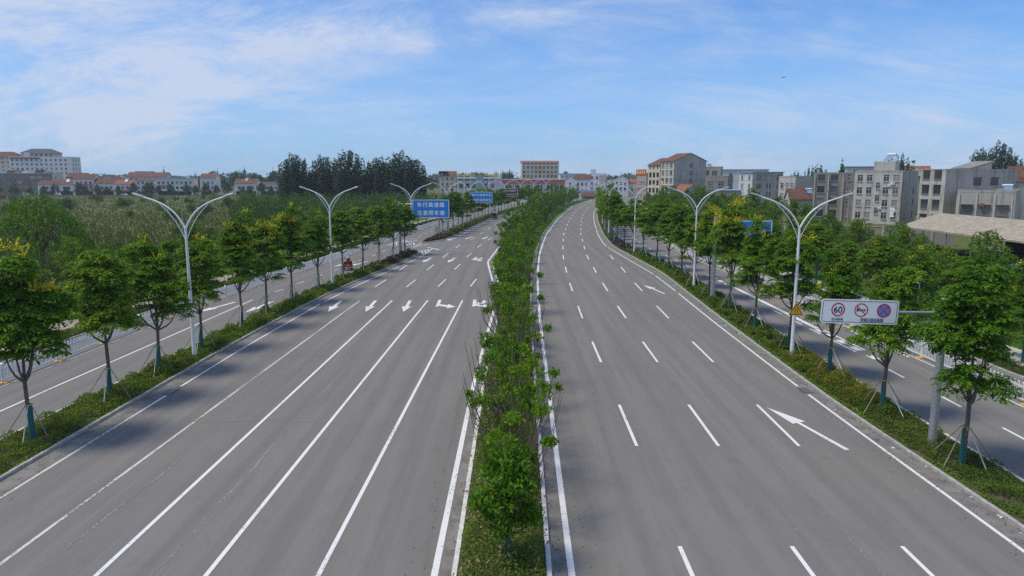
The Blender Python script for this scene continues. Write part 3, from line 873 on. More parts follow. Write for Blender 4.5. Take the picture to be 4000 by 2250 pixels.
# ------------------------------------------------------------------ trees
def fronds(cl, nf, L, nl, ll, lw, e0=(.15, .55), droop=.6):
    """pinnate leaves radiating from every cluster centre"""
    m = len(cl)
    a = (np.arange(nf)[None, :] / nf * 2 * np.pi + rng.uniform(0, 6.3, (m, 1)) + rng.normal(0, .3, (m, nf)))
    e = rng.uniform(*e0, (m, nf)); LL = L * rng.uniform(.7, 1.2, (m, nf))
    t = np.linspace(.25, 1.0, nl)
    h = np.stack([np.cos(a), np.sin(a), np.zeros_like(a)], -1)            # m,nf,3
    P = cl[:, None, None, :] + h[:, :, None, :] * (LL[..., None] * t * np.cos(e)[..., None])[..., None]
    P = P + np.array([0, 0, 1.0]) * (LL[..., None] * (t * np.sin(e)[..., None] - droop * t * t))[..., None]
    tang = h[:, :, None, :] * np.ones((1, 1, nl, 1)) + np.array([0, 0, 1.0]) * (np.sin(e)[..., None] - 2 * droop * t)[..., None]
    side = np.stack([-np.sin(a), np.cos(a), np.zeros_like(a)], -1)[:, :, None, :]
    out = []
    for s in (-1, 1):
        U = s * side * ll * .5 + tang * ll * .18 + rng.normal(0, .15 * ll, P.shape) - np.array([0, 0, .12 * ll])
        V = tang * lw * .5 + rng.normal(0, .22 * lw, P.shape)
        out.append((P + U * 1.0, U, V))
    C = np.concatenate([o[0].reshape(-1, 3) for o in out]); U = np.concatenate([o[1].reshape(-1, 3) for o in out]); V = np.concatenate([o[2].reshape(-1, 3) for o in out])
    return C, U, V

def lobes_points(lobes, n, low=-.35):
    """points on and in the upper shells of ellipsoidal lobes"""
    out = []
    w = np.array([l[3] ** 2 for l in lobes]); w = w / w.sum()
    for l, k in zip(lobes, rng.multinomial(n, w)):
        d = rdir(k * 3); d = d[d[:, 2] > low][:k]
        r = rng.uniform(.62, 1.0, (len(d), 1)) ** .6
        out.append(np.array(l[:3]) + d * r * np.array([l[3], l[3], l[4]]))
    return np.concatenate(out)

def street_variant(seed, far=False, lobed=7, Rr=1.55):
    """golden-rain tree, 9 m: returns meshes trunk, crown"""
    global rng
    rng = np.random.default_rng(seed); rd = random.Random(seed)
    lobes = []
    for k in range(lobed):
        a = k * 2.4 + rd.uniform(-.4, .4); q = k / (lobed - 1)
        rr = Rr * (0.80 - .52 * q) * rd.uniform(.7, 1.25)
        lobes.append((rr * math.cos(a), rr * math.sin(a), 4.1 + 3.75 * q + rd.uniform(-.4, .4), rd.uniform(.68, 1.15) * (1.10 - .26 * q), rd.uniform(.68, 1.0)))
    lobes.append((0, 0, 5.3, 1.2, 1.2)); lobes.append((.15, -.15, 6.7, 1.05, 1.2))
    a = rd.uniform(0, 6.28)
    if seed % 3 == 0: lobes.append((1.2 * math.cos(a), 1.2 * math.sin(a), 3.35, .5, .4))
    P = lobes_points(lobes, 56 if far else 205)
    if far:
        C, U, V = fronds(P, 6, .62, 3, .34, .22)
    else:
        C, U, V = fronds(P, 7, .50, 7, .155, .075)
    crown = quad_mesh('crown', C, U, V, M['leaf_street'])
    m = MB()
    lean = rd.uniform(-.08, .08)
    fz = rd.uniform(2.7, 3.2)
    m.tube([(0, 0, .0), (lean * .3, 0, .8), (lean, .02, 1.9), (lean * 1.3, 0, fz)], [.125, .105, .092, .088], 8)
    top = Vector((lean * 1.3, 0, fz - .05))
    for l in lobes[:5]:
        e = Vector(l[:3]); mid = top.lerp(e, .5) + Vector((0, 0, -.15)) + Vector((e.x * .12, e.y * .12, 0))
        m.tube([top, top.lerp(mid, .5) + Vector((e.x * .1, e.y * .1, 0)), mid, e], [.062, .05, .04, .015], 5)
        for q in range(2):
            b = mid.lerp(e, .3 + .3 * q); m.tube([b, b + Vector((rd.uniform(-.8, .8), rd.uniform(-.8, .8), rd.uniform(.1, .6)))], [.022, .008], 4)
    m.tube([top, (0, 0, 5), (.1, 0, 6.8)], [.07, .05, .012], 5)
    return m.mesh('trunk', M['bark']), crown, lobes

def blossom_mesh(seed, lobes, n, topbias=.2):
    global rng
    rng = np.random.default_rng(seed)
    P = lobes_points(lobes, n * 4, topbias)
    P = P[np.argsort(-P[:, 2])][: n * 2]; P = P[rng.permutation(len(P))[:n]] + np.array([0, 0, .22])
    Cs, Us, Vs = [], [], []
    for p in P:
        for b in range(8):
            a = rng.uniform(0, 6.28); e = rng.uniform(.15, 1.3)
            d = np.array([math.cos(a) * math.cos(e), math.sin(a) * math.cos(e), math.sin(e)])
            for t in np.linspace(.1, .55, 5):
                c = p + d * t + rng.normal(0, .015, 3)
                Cs.append(c); Us.append(d * .075 + rng.normal(0, .02, 3)); Vs.append(np.cross(d, rng.normal(size=3)) * .030)
    return quad_mesh('blossom', np.array(Cs), np.array(Us), np.array(Vs), M['blossom_yellow'])

STREET = [street_variant(100 + i, lobed=7 + (i * 2) % 4, Rr=1.35 + .16 * (i % 3)) for i in range(7)]
STREET_FAR = [street_variant(200 + i, True) for i in range(3)]
BLOSSOM = [[blossom_mesh(300 + i, STREET[i][2], k) for k in (6, 16, 40)] for i in range(7)]
BLOSSOM_FAR = blossom_mesh(330, STREET_FAR[0][2], 12)
rng = np.random.default_rng(11)
wrap_me = MB().tube([(0, 0, .02), (0, 0, .9), (0, 0, 1.75)], [.150, .128, .112], 10).mesh('trunk_wrap', M['wrap_green'])
stake_a = MB().tube([(0, 0, 0), (0, 0, 1)], [.028, .022], 5).mesh('stake', M['stake'])
stake_b = MB().tube([(0, 0, 0), (0, 0, 1)], [.028, .022], 5).mesh('stake', M['stake_pale'])
tie_me = MB().tube([(math.cos(a) * .135, math.sin(a) * .135, 0) for a in np.linspace(0, 6.28, 13)], .022, 5, False).tube([(.12, .05, 0), (.5, .12, -.02)], .014, 4).mesh('tie', M['tie_yellow'])
ORD = ['nearest', 'second nearest', 'third nearest', 'fourth nearest', 'fifth nearest', 'sixth nearest', 'seventh nearest', 'eighth nearest', 'ninth nearest', 'tenth nearest', 'eleventh nearest', 'twelfth nearest', 'thirteenth nearest', 'fourteenth nearest', 'fifteenth nearest', 'sixteenth nearest', 'seventeenth nearest', 'eighteenth nearest', 'nineteenth nearest', 'twentieth nearest']

def aim(o, a, b):
    d = Vector(b) - Vector(a)
    o.location = a
    o.rotation_euler = d.to_track_quat('Z', 'Y').to_euler()
    o.scale = (1, 1, d.length)
def street_tree(x, y, label, group, i, bloom=0, staked=True, z=.10, sc=1.0, far=False, wrap=True):
    v = (STREET_FAR if far else STREET)[i % (3 if far else 7)]
    r = thing('street_tree', label, 'tree', (x, y, z), 0, group)
    rz = random.uniform(0, 6.28)
    put('trunk', v[0], r, rot=(0, 0, rz), scale=(1, 1, sc))
    wd = random.uniform(.94, 1.18)
    put('crown', v[1], r, rot=(random.uniform(-.05, .05), random.uniform(-.05, .05), rz), scale=(sc * wd, sc * wd, sc))
    if wrap:
        put('trunk_wrap', wrap_me, r, rot=(0, 0, random.uniform(0, 6)))
    if bloom:
        if far:
            put('blossom', BLOSSOM_FAR, r, rot=(0, 0, rz), scale=sc)
        else:
            put('blossom', BLOSSOM[i % 7][min(bloom, 3) - 1], r, rot=(0, 0, rz), scale=sc)
    if staked:
        put('tie', tie_me, r, (0, 0, 1.72), (0, 0, random.uniform(0, 6.28)))
        for k, (dx, dy) in enumerate(((1.25, -.35), (.35, -1.5), (-1.2, -.5), (-.75, 1.2))):
            o = put('stake', stake_b if k == 1 else stake_a, r)
            aim(o, (dx * random.uniform(.85, 1.1), dy * random.uniform(.85, 1.1), -.02), (dx * .10, dy * .10, 1.72))
    return r
LT = [31.7, 38.1, 43.55, 49.6, 57.1, 62.3, 68.6, 76.2, 85.0, 92.2, 99.7, 106.8, 112.0]
lx = lambda y: float(np.interp(y, [31, 57, 69, 76, 85, 92, 100, 107, 112], [-22.4, -22.15, -21.55, -21.0, -20.4, -19.5, -18.7, -17.9, -16.9]))
bl = {0: 2, 3: 1, 4: 2, 5: 2, 6: 3, 7: 1, 11: 1, 12: 1, 2: 1}
for i, y in enumerate(LT):
    b = bl.get(i, 0)
    street_tree(lx(y), y, ORD[i] + ' staked street tree in the left planting strip' + (', with yellow blossom' if b else ''), 'street trees of the left planting strip', i, b, sc=(1.0, 1.03, .96, .92, 1.04, .98, 1.06, .93, 1.02, .97, .95, 1.0, .92)[i])
RT = [28.8, 35.7, 42.75, 49.1, 56.2, 64.1, 71.7, 79.0, 86.1, 93.1, 100.1, 107.8, 117.7, 122.4, 131, 139.6]
rx = lambda y: float(np.interp(y, [28, 36, 43, 56, 64, 72, 86, 93, 100, 108, 118, 122, 131, 140], [19.2, 19.35, 19.7, 19.6, 19.95, 20.2, 20.75, 20.7, 20.5, 20.05, 20.1, 19.4, 19.45, 19.8]))
br = {5: 3, 6: 3, 4: 2, 2: 1, 3: 1}
for i, y in enumerate(RT):
    b = br.get(i, 0)
    street_tree(rx(y), y, ORD[i] + ' staked street tree in the right planting strip' + (', with yellow blossom' if b else ''), 'street trees of the right planting strip', i + 2, b, sc=(1.0, .90, .86, .98, 1.02, 1.1)[i] if i < 6 else (1.1, .95, 1.02, .93, 1.06, .98, 1.0, .94, 1.05, .97)[i - 6])
y = 146.5; i = 0
while y < 335:
    street_tree(float(left_out(y) * .5 + left_kerb(y) * .5), y, 'slim dark street tree in the strip beyond the left road gap', 'street trees beyond the left gap', i, 1 if i % 7 == 3 else 0, far=y > 165, staked=y < 215, sc=random.uniform(.88, 1.05))
    y += 6.6; i += 1
y = 147; i = 0
while y < 350:
    street_tree(float(right_out(y) * .5 + right_kerb(y) * .5), y, 'dark street tree in the far right planting strip along the bend', 'street trees of the far right strip', i, 1 if i % 5 == 2 else 0, far=y > 165, staked=y < 190, sc=random.uniform(.95, 1.12))
    y += 6.5; i += 1

# median trees: thin leaders with tufts at the ends
def median_variant(seed, H, tufts_n, R0, per=60, bare=4, dense=False):
    global rng
    rng = np.random.default_rng(seed); rd = random.Random(seed)
    m = MB()
    hs = H * rd.uniform(.32, .42)
    m.tube([(0, 0, 0), (.03, 0, hs * .6), (0, .02, hs)], [.06, .05, .045], 6)
    pts = []
    for k in range(tufts_n):
        a = k * 2.4 + rd.uniform(-.5, .5); rr = R0 * rd.uniform(.35, 1.0); zz = H * rd.uniform(.50, 1.0) if not dense else hs + (H - hs) * rd.uniform(.0, .95)
        if dense:
            q = (zz - hs) / (H - hs); rr = R0 * math.sqrt(max(.05, 1 - (2 * q - .8) ** 2 / 1.5)) * rd.uniform(.25, .85)
        e = Vector((rr * math.cos(a), rr * math.sin(a), zz))
        b = Vector((0, 0, hs * rd.uniform(.75, 1.0)))
        md = b.lerp(e, .5) + Vector((e.x * .15, e.y * .15, -.1))
        m.tube([b, md, e], [.032, .024, .014], 4)
        pts.append((e, R0 * rd.uniform(.30, .46) if dense else rd.uniform(.22, .42)))
    for k in range(bare):
        a = rd.uniform(0, 6.28); b = Vector((0, 0, hs * rd.uniform(.6, 1)))
        e = Vector((R0 * 1.1 * math.cos(a), R0 * 1.1 * math.sin(a), H * rd.uniform(.7, 1.15)))
        md = b.lerp(e, .45) + Vector((e.x * .3, e.y * .3, -.1))
        m.tube([b, md, e], [.026, .019, .009], 4)
        for q in (.5, .75):
            s = md.lerp(e, q); m.tube([s, s + Vector((rd.uniform(-.25, .25), rd.uniform(-.25, .25), rd.uniform(.15, .4)))], [.008, .003], 3)
    C = np.concatenate([np.array(e) + rdir(per) * rr * rng.uniform(.3, 1, (per, 1)) * np.array([1, 1, .8]) for e, rr in pts])
    n = len(C)
    d = rdir(n); d[:, 2] = -np.abs(d[:, 2]) * .9 - .15; d /= np.linalg.norm(d, axis=1, keepdims=True)
    s = rng.uniform(.08, .135, (n, 1))
    U = d * s; V = np.cross(d, rdir(n)); V /= np.linalg.norm(V, axis=1, keepdims=True); V *= s * .36
    return m.mesh('trunk', M['twig']), quad_mesh('crown', C, U, V, M['leaf_median'])
MED_DENSE = [median_variant(400 + i, 3.6, 46, 1.12, 150, 4, True) for i in range(2)]
MED_SPARSE = [median_variant(420 + i, 4.6 + .3 * i, 14, 1.55, 85, 6) for i in range(4)]
MED_MID = [median_variant(440 + i, 5.0, 28, 1.25, 95, 3, True) for i in range(4)]
rng = np.random.default_rng(23)
wrap_s = MB().tube([(0, 0, .02), (0, 0, 1.15)], [.085, .07], 8).mesh('trunk_wrap', M['wrap_green'])
def med_tree(x, y, v, label, group, sc=1.0, wrap=True, tilt=0.0):
    r = thing('median_tree', label, 'tree', (x, y, .10), random.uniform(0, 6.28), group)
    put('trunk', v[0], r, scale=sc); put('crown', v[1], r, scale=sc)
    if wrap: put('trunk_wrap', wrap_s, r)
    return r
near_med = [(-.12, 20.9, 'd', 1.0), (.25, 23.4, 's', .95), (-.6, 25.0, 'm', .55), (.55, 26.4, 's', .85), (-.35, 27.6, 's', .95), (.1, 28.8, 's', .98), (-.5, 31.0, 's', .95), (.35, 32.8, 'm', .66), (-.2, 34.8, 's', 1.0), (.5, 36.6, 's', .9), (-.55, 38.2, 'm', .72), (.15, 40.0, 's', 1.05),
            (-.3, 42.0, 'm', .78), (.55, 43.6, 's', .9), (-.6, 45.4, 's', 1.0), (.2, 47.2, 'm', .8), (-.2, 49.0, 's', 1.05), (.6, 50.6, 'm', .75)]
for i, (x, y, k, sc) in enumerate(near_med):
    v = {'d': MED_DENSE, 's': MED_SPARSE, 'm': MED_MID}[k]
    desc = {'d': 'bushy little tree with green-wrapped stem', 's': 'sparse twiggy young tree', 'm': 'leafy young tree'}[k]
    med_tree(x, y, v[i % len(v)], ORD[i] + ' tree of the central median, a ' + desc, 'young trees of the central median', sc)
# generic leafy crowns (defined before use below)
def blob_variant(seed, lobes, n, size, mat, trunk=None, up=.35, aspect=.55, bark='bark'):
    global rng
    rng = np.random.default_rng(seed)
    w = np.array([l[3] * l[4] for l in lobes]); w = w / w.sum()
    C = []
    for l, k in zip(lobes, rng.multinomial(n, w)):
        d = rdir(k); r = rng.uniform(.35, 1.0, (k, 1)) ** .5
        wob = 1 + .22 * np.sin(d[:, :1] * 5 + l[0]) * np.sin(d[:, 1:2] * 6 + l[2]) + .12 * np.sin(d[:, 2:3] * 11)
        C.append(np.array(l[:3]) + d * r * wob * np.array([l[3], l[3], l[4]]))
    C = np.concatenate(C)
    U, V = leaves_at(C, size, aspect, up)
    crown = quad_mesh('crown', C, U, V, M[mat])
    m = MB()
    top = max(l[2] for l in lobes); lowz = min(l[2] - l[4] * .4 for l in lobes)
    tr = trunk or top * .018
    m.tube([(0, 0, -.1), (.05, 0, lowz), (0, .05, top)], [tr * 1.3, tr, tr * .25], 7)
    for l in lobes[:6]:
        b = Vector((0, 0, max(.4, min(lowz + .3, l[2] - .6)))); e = Vector(l[:3])
        m.tube([b, b.lerp(e, .5) + Vector((0, 0, -.08 * (e - b).length)), e], [tr * .55, tr * .35, tr * .1], 5)
    return m.mesh('trunk', M[bark]), crown
def rl(seed, H, R0, n, base=.35, flat=.8, lob=.5):
    rd = random.Random(seed); out = []
    for k in range(n):
        q = (k + .5) / n; a = k * 2.4 + rd.uniform(-.5, .5)
        zc = H * (base + (1 - base) * q * .92)
        prof = math.sin(math.pi * min(1, .25 + q * .75)) ** .7
        rr = R0 * prof * rd.uniform(.35, .75)
        s = R0 * lob * rd.uniform(.75, 1.2) * (1.1 - .35 * q)
        out.append((rr * math.cos(a), rr * math.sin(a), zc, s, s * flat))
    return out
PARK = [blob_variant(500 + i, rl(500 + i, 5.6 + .5 * (i % 3), 1.9 + .2 * (i % 2), 9 + i % 4, .42, .75, .46), 2100, .26, 'leaf_park', .07) for i in range(6)]
SLIM = [blob_variant(520 + i, rl(520 + i, 6.2, 1.0, 10, .30, 1.15, .48), 1500, .25, 'leaf_park', .05) for i in range(3)]
BUSH = [blob_variant(540 + i, rl(540 + i, 2.0, 1.5, 8, .2, .7, .5), 1100, .24, 'leaf_bush', .04) for i in range(4)]
BIGBUSH = [blob_variant(560 + i, rl(560 + i, 6.0, 4.2, 14, .15, .75, .42), 2600, .42, 'leaf_willow', .10) for i in range(2)]
ROUND = [blob_variant(580 + i, rl(580 + i, 7.5, 3.0, 12, .38, .9, .46), 1500, .55, 'leaf_far', .12) for i in range(3)]
CONE = [blob_variant(600 + i, [(0, 0, 12 * q, 2.3 * (1.06 - q), 1.5) for q in (.15, .28, .4, .52, .64, .76, .87, .97)], 900, .55, 'leaf_far', .14, up=.1) for i in range(2)]
MED_FAR = [blob_variant(700 + i, rl(700 + i, 5.0 + .3 * i, 1.15, 7, .34, 1.1, .36), 700, .22, ('leaf_median', 'leaf_park', 'leaf_street')[i % 3], .05, bark='bark_pale') for i in range(6)]
def poplar_lobes(seed, H, R0, plumes):
    rd = random.Random(seed); out = []
    for k in range(plumes):
        a = k * 2.4; rr = R0 * math.sqrt((k + .3) / plumes) * .8
        x, y = rr * math.cos(a), rr * math.sin(a)
        top = H * (1 - .30 * (rr / R0) ** 1.6) * rd.uniform(.93, 1.03)
        for q in range(7):
            z = H * .10 + (top - H * .10) * (q + .6) / 7
            s = R0 * .34 * (1.0 - .55 * (q / 6.0) ** 2) * rd.uniform(.85, 1.15)
            out.append((x * (1 + .1 * q / 6), y * (1 + .1 * q / 6), z, s, H * .095))
    return out
POPLAR = [blob_variant(620 + i, poplar_lobes(620 + i, 22, 4.8, 15), 11000, .62, 'leaf_poplar', .28, up=.15) for i in range(3)]
POPLAR_S = [blob_variant(640 + i, poplar_lobes(640 + i, 18, 3.2, 8), 3200, .62, 'leaf_far', .22, up=.15) for i in range(2)]
rng = np.random.default_rng(31)
y = 52.5; i = 0
while y < 345:
    wdt = float(med_r(y) - med_l(y)) - 1.2
    ncol = max(1, int(round(wdt / 2.1)))
    for c in range(ncol):
        x = float(med_l(y)) + .6 + wdt * ((c + .5) / ncol) + random.uniform(-.5, .5)
        v = random.choice(MED_MID if random.random() < .55 else MED_SPARSE) if y < 92 or random.random() < .3 else random.choice(MED_FAR)
        med_tree(x, y + random.uniform(-1, 1), v, 'one of the crowded young trees along the middle of the central median' if y < 130 else 'one of the crowded young trees on the wide far end of the median',
                 'crowded young median trees' if y < 130 else 'far median trees', random.uniform(.62, 1.22) * (1 + .35 * min(1, max(0, (y - 120) / 120))), wrap=y < 130)
    y += 2.8 if y < 100 else (2.9 if y < 150 else 4.4); i += 1

# willow with hanging strands
def willow(seed, H, R0):
    global rng
    rng = np.random.default_rng(seed); rd = random.Random(seed)
    C, U, V = [], [], []
    m = MB()
    m.tube([(0, 0, 0), (.1, 0, H * .3), (0, .1, H * .8)], [.32, .26, .06], 8)
    for k in range(430):
        a = rd.uniform(0, 6.28); rr = R0 * math.sqrt(rd.random()); q = rr / R0
        zt = H * (1 - .55 * q ** 1.8) * rd.uniform(.86, 1.0)
        p = np.array([rr * math.cos(a), rr * math.sin(a), zt])
        if k % 14 == 0:
            m.tube([(0, 0, H * .3), (p[0] * .5, p[1] * .5, H * .62), tuple(p)], [.10, .07, .02], 5)
        L = rd.uniform(1.2, 3.2) * (.6 + q * .6)
        n = int(L / .13)
        t = np.linspace(0, 1, n)[:, None]
        o = np.array([math.cos(a), math.sin(a), 0]) * .7
        pts = p + o * t * (1.4 - t) + np.array([0, 0, -1.0]) * L * t ** 1.5 + rng.normal(0, .10, (n, 3))
        C.append(pts); d = rng.normal(0, .5, (n, 3)); d[:, 2] -= 1.0; d /= np.linalg.norm(d, axis=1, keepdims=True)
        U.append(d * .19); v = np.cross(d, rdir(n)); V.append(v / np.linalg.norm(v, axis=1, keepdims=True) * .075)
    return m.mesh('trunk', M['bark']), quad_mesh('crown', np.concatenate(C), np.concatenate(U), np.concatenate(V), M['leaf_willow'])
WILLOW = willow(660, 9.6, 4.8)
rng = np.random.default_rng(41)
def tree(name, v, x, y, label, cat='tree', group=None, sc=1.0, z=-.06):
    r = thing(name, label, cat, (x, y, z), random.uniform(0, 6.28), group)
    put('trunk', v[0], r, scale=sc); put('crown', v[1], r, scale=sc)
    return r
tree('willow', WILLOW, -56.6, 85, 'large rounded light green willow in the left field', sc=1.12)
# park rows on the left: wrapped young trees along the lawn
i = 0
y = 51.0
while y < 200:
    x = float(bike_l(y)) - 2.4 + random.uniform(-.3, .3)
    r = street_tree(x, y, ('young tree with green-wrapped trunk beside the left footpath' if y < 110 else 'young tree beside the far part of the left footpath'), 'trees along the left footpath' if y < 110 else 'far trees along the left footpath', i, 1 if i % 4 == 1 else 0, staked=y < 80, z=.09, sc=random.uniform(.62, .78), far=y > 110)
    y += 7.2; i += 1
for k in range(40):
    y = random.uniform(50, 190); x = float(bike_l(y)) - random.uniform(6, 18)
    if (x + 56.6) ** 2 + (y - 85) ** 2 < 90: continue
    tree('park_tree', random.choice(PARK + SLIM), x, y, ('young park tree on the near left lawn behind the nearest street trees' if y < 85 else 'young park tree on the left lawn behind the second street lamp' if y < 130 else 'young park tree on the far left grass before the plantation'), group='young park trees on the left, ' + ('near' if y < 85 else 'middle' if y < 130 else 'far'), sc=random.uniform(.6, 1.05))
for k in range(16):
    y = random.uniform(60, 170); x = float(bike_l(y)) - random.uniform(12, 48)
    tree('bush', random.choice(BUSH), x, y, 'low rounded bush in the scrub left of the road', 'bush', 'bushes on the left', sc=random.uniform(.7, 1.4))
# young plantation below the poplars reads as one mass
def mass(name, X, Y, H, per, size, mat, label, rad=1.0, cat='trees'):
    n = len(X)
    C = np.repeat(np.stack([X, Y, np.zeros(n)], 1), per, axis=0)
    h = np.repeat(H, per); m = len(C)
    q = rng.random(m) ** .75
    rr = rad * np.sqrt(np.clip(1 - (q * 1.5 - .65) ** 2, .02, 1)) * np.sqrt(rng.random(m)) * np.repeat(rng.uniform(.7, 1.3, n), per)
    a = rng.uniform(0, 6.28, m)
    C[:, 0] += rr * np.cos(a); C[:, 1] += rr * np.sin(a); C[:, 2] = h * (.12 + .88 * q)
    U, V = leaves_at(C, size, .5, .2)
    return tag(put(name, quad_mesh(name, C, U, V, M[mat])), label, cat, kind='stuff')
n = 900
Y = rng.uniform(150, 285, n); X = np.interp(Y, [150, 285], [-60, -104]) + (rng.random(n)) * np.interp(Y, [150, 285], [26, 82])
mass('young_plantation', X, Y, rng.uniform(4.0, 7.0, n), 44, .55, 'leaf_nursery', 'dense young plantation in front of the tall poplars', 1.2)
# the tall poplar group
for (x, y, v, sc, lb) in ((-90.8, 300, 0, .98, 'leftmost tall dark poplar clump, broad and round topped'), (-79.2, 303, 1, .94, 'second tall dark poplar clump from the left'), (-68.0, 299, 2, 1.04, 'tallest dark poplar clump, in the middle of the group'),
                          (-56.4, 304, 0, .93, 'fourth dark poplar clump from the left'), (-47.0, 300, 1, 1.0, 'tall dark poplar clump near the right end of the group'), (-41.2, 302, 2, .88, 'rightmost and lower dark poplar clump above the blue road sign')):
    tree('poplar', POPLAR[v], x, y, lb, group='tall poplars in a row', sc=(sc * 1.46, sc * 1.35, sc * 1.02))
for (x, y, sc) in ((-86, 309, .8), (-74, 310, .78), (-62, 309, .85), (-52, 309, .8), (-95.5, 306, .72)):
    tree('poplar', POPLAR[int(abs(x)) % 3], x, y, 'dark poplar standing behind the front row of the poplar group', group='poplars behind the front row', sc=(sc * 1.25, sc * 1.2, sc * .85))
# field edge bushes and street trees before the left town
for (x, y, sc) in ((-112, 300, 1.0), (-96, 205, .55), (-150, 360, .7), (-128, 260, .5), (-178, 345, .6), (-84, 240, .5)):
    tree('field_bush', BIGBUSH[int(y) % 2], x, y, 'large rounded bush standing in the open field', 'bush', 'large field bushes', sc=sc)
for k in range(28):
    y = random.uniform(200, 420); x = -random.uniform(.36, .72) * y
    tree('field_bush', random.choice(BUSH), x, y, 'low bush on a field boundary before the left town', 'bush', 'field boundary bushes', sc=random.uniform(1.0, 2.2))
for k in range(34):
    x = -345 + k * 7.0 + random.uniform(-2, 2)
    tree('round_tree', random.choice(ROUND), x, 462 + random.uniform(-4, 4) + (-340 - x) * -.02, 'round dark roadside tree in front of the left town houses', group='roadside trees before the left town', sc=random.uniform(.75, 1.15))
# right park
i = 0
y = 26.0
while y < 190:
    x = float(bike_r(y)) + 2.6
    street_tree(x, y, ('young tree with wrapped trunk beside the right footpath' if y < 100 else 'young tree beside the far part of the right footpath'), 'trees along the right footpath' if y < 100 else 'far trees along the right footpath', i + 1, 2 if i in (3, 5) else (1 if i % 3 == 0 else 0), staked=False, z=.09, sc=random.uniform(.66, .84), far=y > 110)
    y += 6.6; i += 1
for k in range(120):
    y = random.uniform(30, 200); x = float(bike_r(y)) + random.uniform(6, 26 if y > 60 else 20)
    if 58 < x < 100 and 60 < y < 128: continue
    v = random.choice(PARK)
    tree('park_tree', v, x, y, ('young park tree on the near right lawn behind the white sign board' if y < 60 else 'young park tree on the right lawn left of the market shed' if y < 105 else 'young park tree on the right grass before the yard wall' if y < 150 else 'young park tree on the far right grass before the weathered houses'), group='young park trees on the right, ' + ('near' if y < 60 else 'shed side' if y < 105 else 'wall side' if y < 150 else 'far'), sc=random.uniform(.62, 1.0), z=.03)
for k in range(70):
    y = random.uniform(150, 330); x = float(bike_r(y)) + random.uniform(3, 34)
    tree('slim_tree', random.choice(SLIM + PARK), x, y, ('slim feathery tree below the weathered concrete houses' if y < 215 else 'slim feathery tree below the white and grey four-storey house' if y < 270 else 'slim feathery tree at the foot of the gabled block'), group='slim trees before the houses, ' + ('near' if y < 215 else 'middle' if y < 270 else 'far'), sc=random.uniform(.85, 1.45))
for k in range(34):
    y = random.uniform(34, 150); x = float(bike_r(y)) + random.uniform(7, 22)
    tree('bush', random.choice(BUSH), x, y, 'low leafy bush among the right-hand park trees', 'bush', 'bushes on the right', sc=random.uniform(.7, 1.4), z=.0)
# trees behind the houses
for (x, y, v, sc, lb) in ((215, 330, 0, 1.16, 'tall ragged poplar behind the right-hand houses, left of the pair'), (227, 335, 1, 1.28, 'tall ragged poplar behind the right-hand houses, right of the pair'), (236, 338, 2, 1.0, 'shorter poplar at the right end of the pair'), (243, 330, 0, 1.08, 'poplar cut by the right edge of the view')):
    tree('poplar', POPLAR[v], x, y, lb, sc=sc)
for (x, y, sc, lb) in ((122.5, 232, 1.10, 'ragged poplar rising behind the rooftop solar heater'), (128, 236, 1.13, 'second ragged poplar behind the rooftop solar heater')):
    tree('poplar', POPLAR_S[int(x) % 2], x, y, lb, sc=sc)
for (x, y, sc) in ((125, 300, .95), (130, 304, 1.02), (119, 302, .84)):
    tree('poplar', POPLAR_S[int(x) % 2], x, y, 'pale poplar rising behind the low white house', group='poplars behind the white house', sc=sc)
tree('conifer', CONE[0], 101.3, 221, 'dark pointed conifer before the low white roof house', sc=1.4)
tree('conifer', CONE[1], 151, 330, 'small pointed conifer tip left of the rooftop heater', sc=1.1)
for (x, y, sc) in ((132, 420, 1.5), (141, 422, 1.3), (150, 418, 1.4), (104, 420, 1.5), (112, 424, 1.3)):
    tree('round_tree', ROUND[int(x) % 3], x, y, 'round tree top showing above the flat roofs', group='tree tops above the flat roofs', sc=sc * 1.25)
# far trees behind the middle
for (x, y, v, sc) in ((-60, 520, 0, 1.7), (-52, 525, 1, 1.8), (-44, 530, 2, 1.6), (-36, 522, 0, 1.7), (-28, 525, 1, 1.5), (48, 640, 1, 2.2), (41, 640, 0, 1.6), (86, 640, 1, 1.6), (94, 650, 2, 1.7), (103, 660, 0, 1.7), (72, 660, 2, 1.3)):
    tree('round_tree', ROUND[v], x, y, 'round tree behind the houses at the far end of the road', group='trees behind the far houses', sc=sc)
for (x, y, sc) in ((-70, 480, 1.35), (-67, 484, 1.2), (-22, 520, 1.0), (-300, 620, 1.6), (-262, 640, 1.5), (-238, 640, 1.7), (-216, 650, 1.6), (-204, 655, 2.0), (-282, 640, 1.3)):
    tree('conifer', CONE[int(abs(x)) % 2], x, y, 'pointed conifer rising behind the distant houses', group='distant conifers', sc=sc)
for (x, y, sc) in ((-14, 640, 1.0), (-8, 640, 1.05), (-2, 645, 1.1), (-19, 645, .85)):
    tree('poplar', POPLAR_S[int(abs(x)) % 2], x, y, 'distant feathery poplar behind the restaurant', group='distant poplars behind the restaurant', sc=sc)
for (x, y, sc) in ((-178, 560, 1.9), (-166, 565, 1.8), (-152, 560, 1.5), (-143, 560, 2.2), (-196, 560, 1.8), (-120, 555, 1.7), (-108, 560, 1.6), (-98, 556, 1.7), (-128, 565, 1.5), (-236, 566, 2.1), (-228, 560, 1.9), (-219, 570, 2.2), (-211, 562, 1.8), (-204, 570, 2.0), (-188, 566, 2.1), (-186, 552, 1.7), (-172, 572, 2.2), (-160, 570, 2.0), (-250, 575, 1.7), (-136, 552, 1.9), (-114, 566, 2.0)):
    tree('round_tree', ROUND[int(abs(x)) % 3], x, y, 'round dark tree behind the left town roofs', group='trees behind the left town', sc=sc)
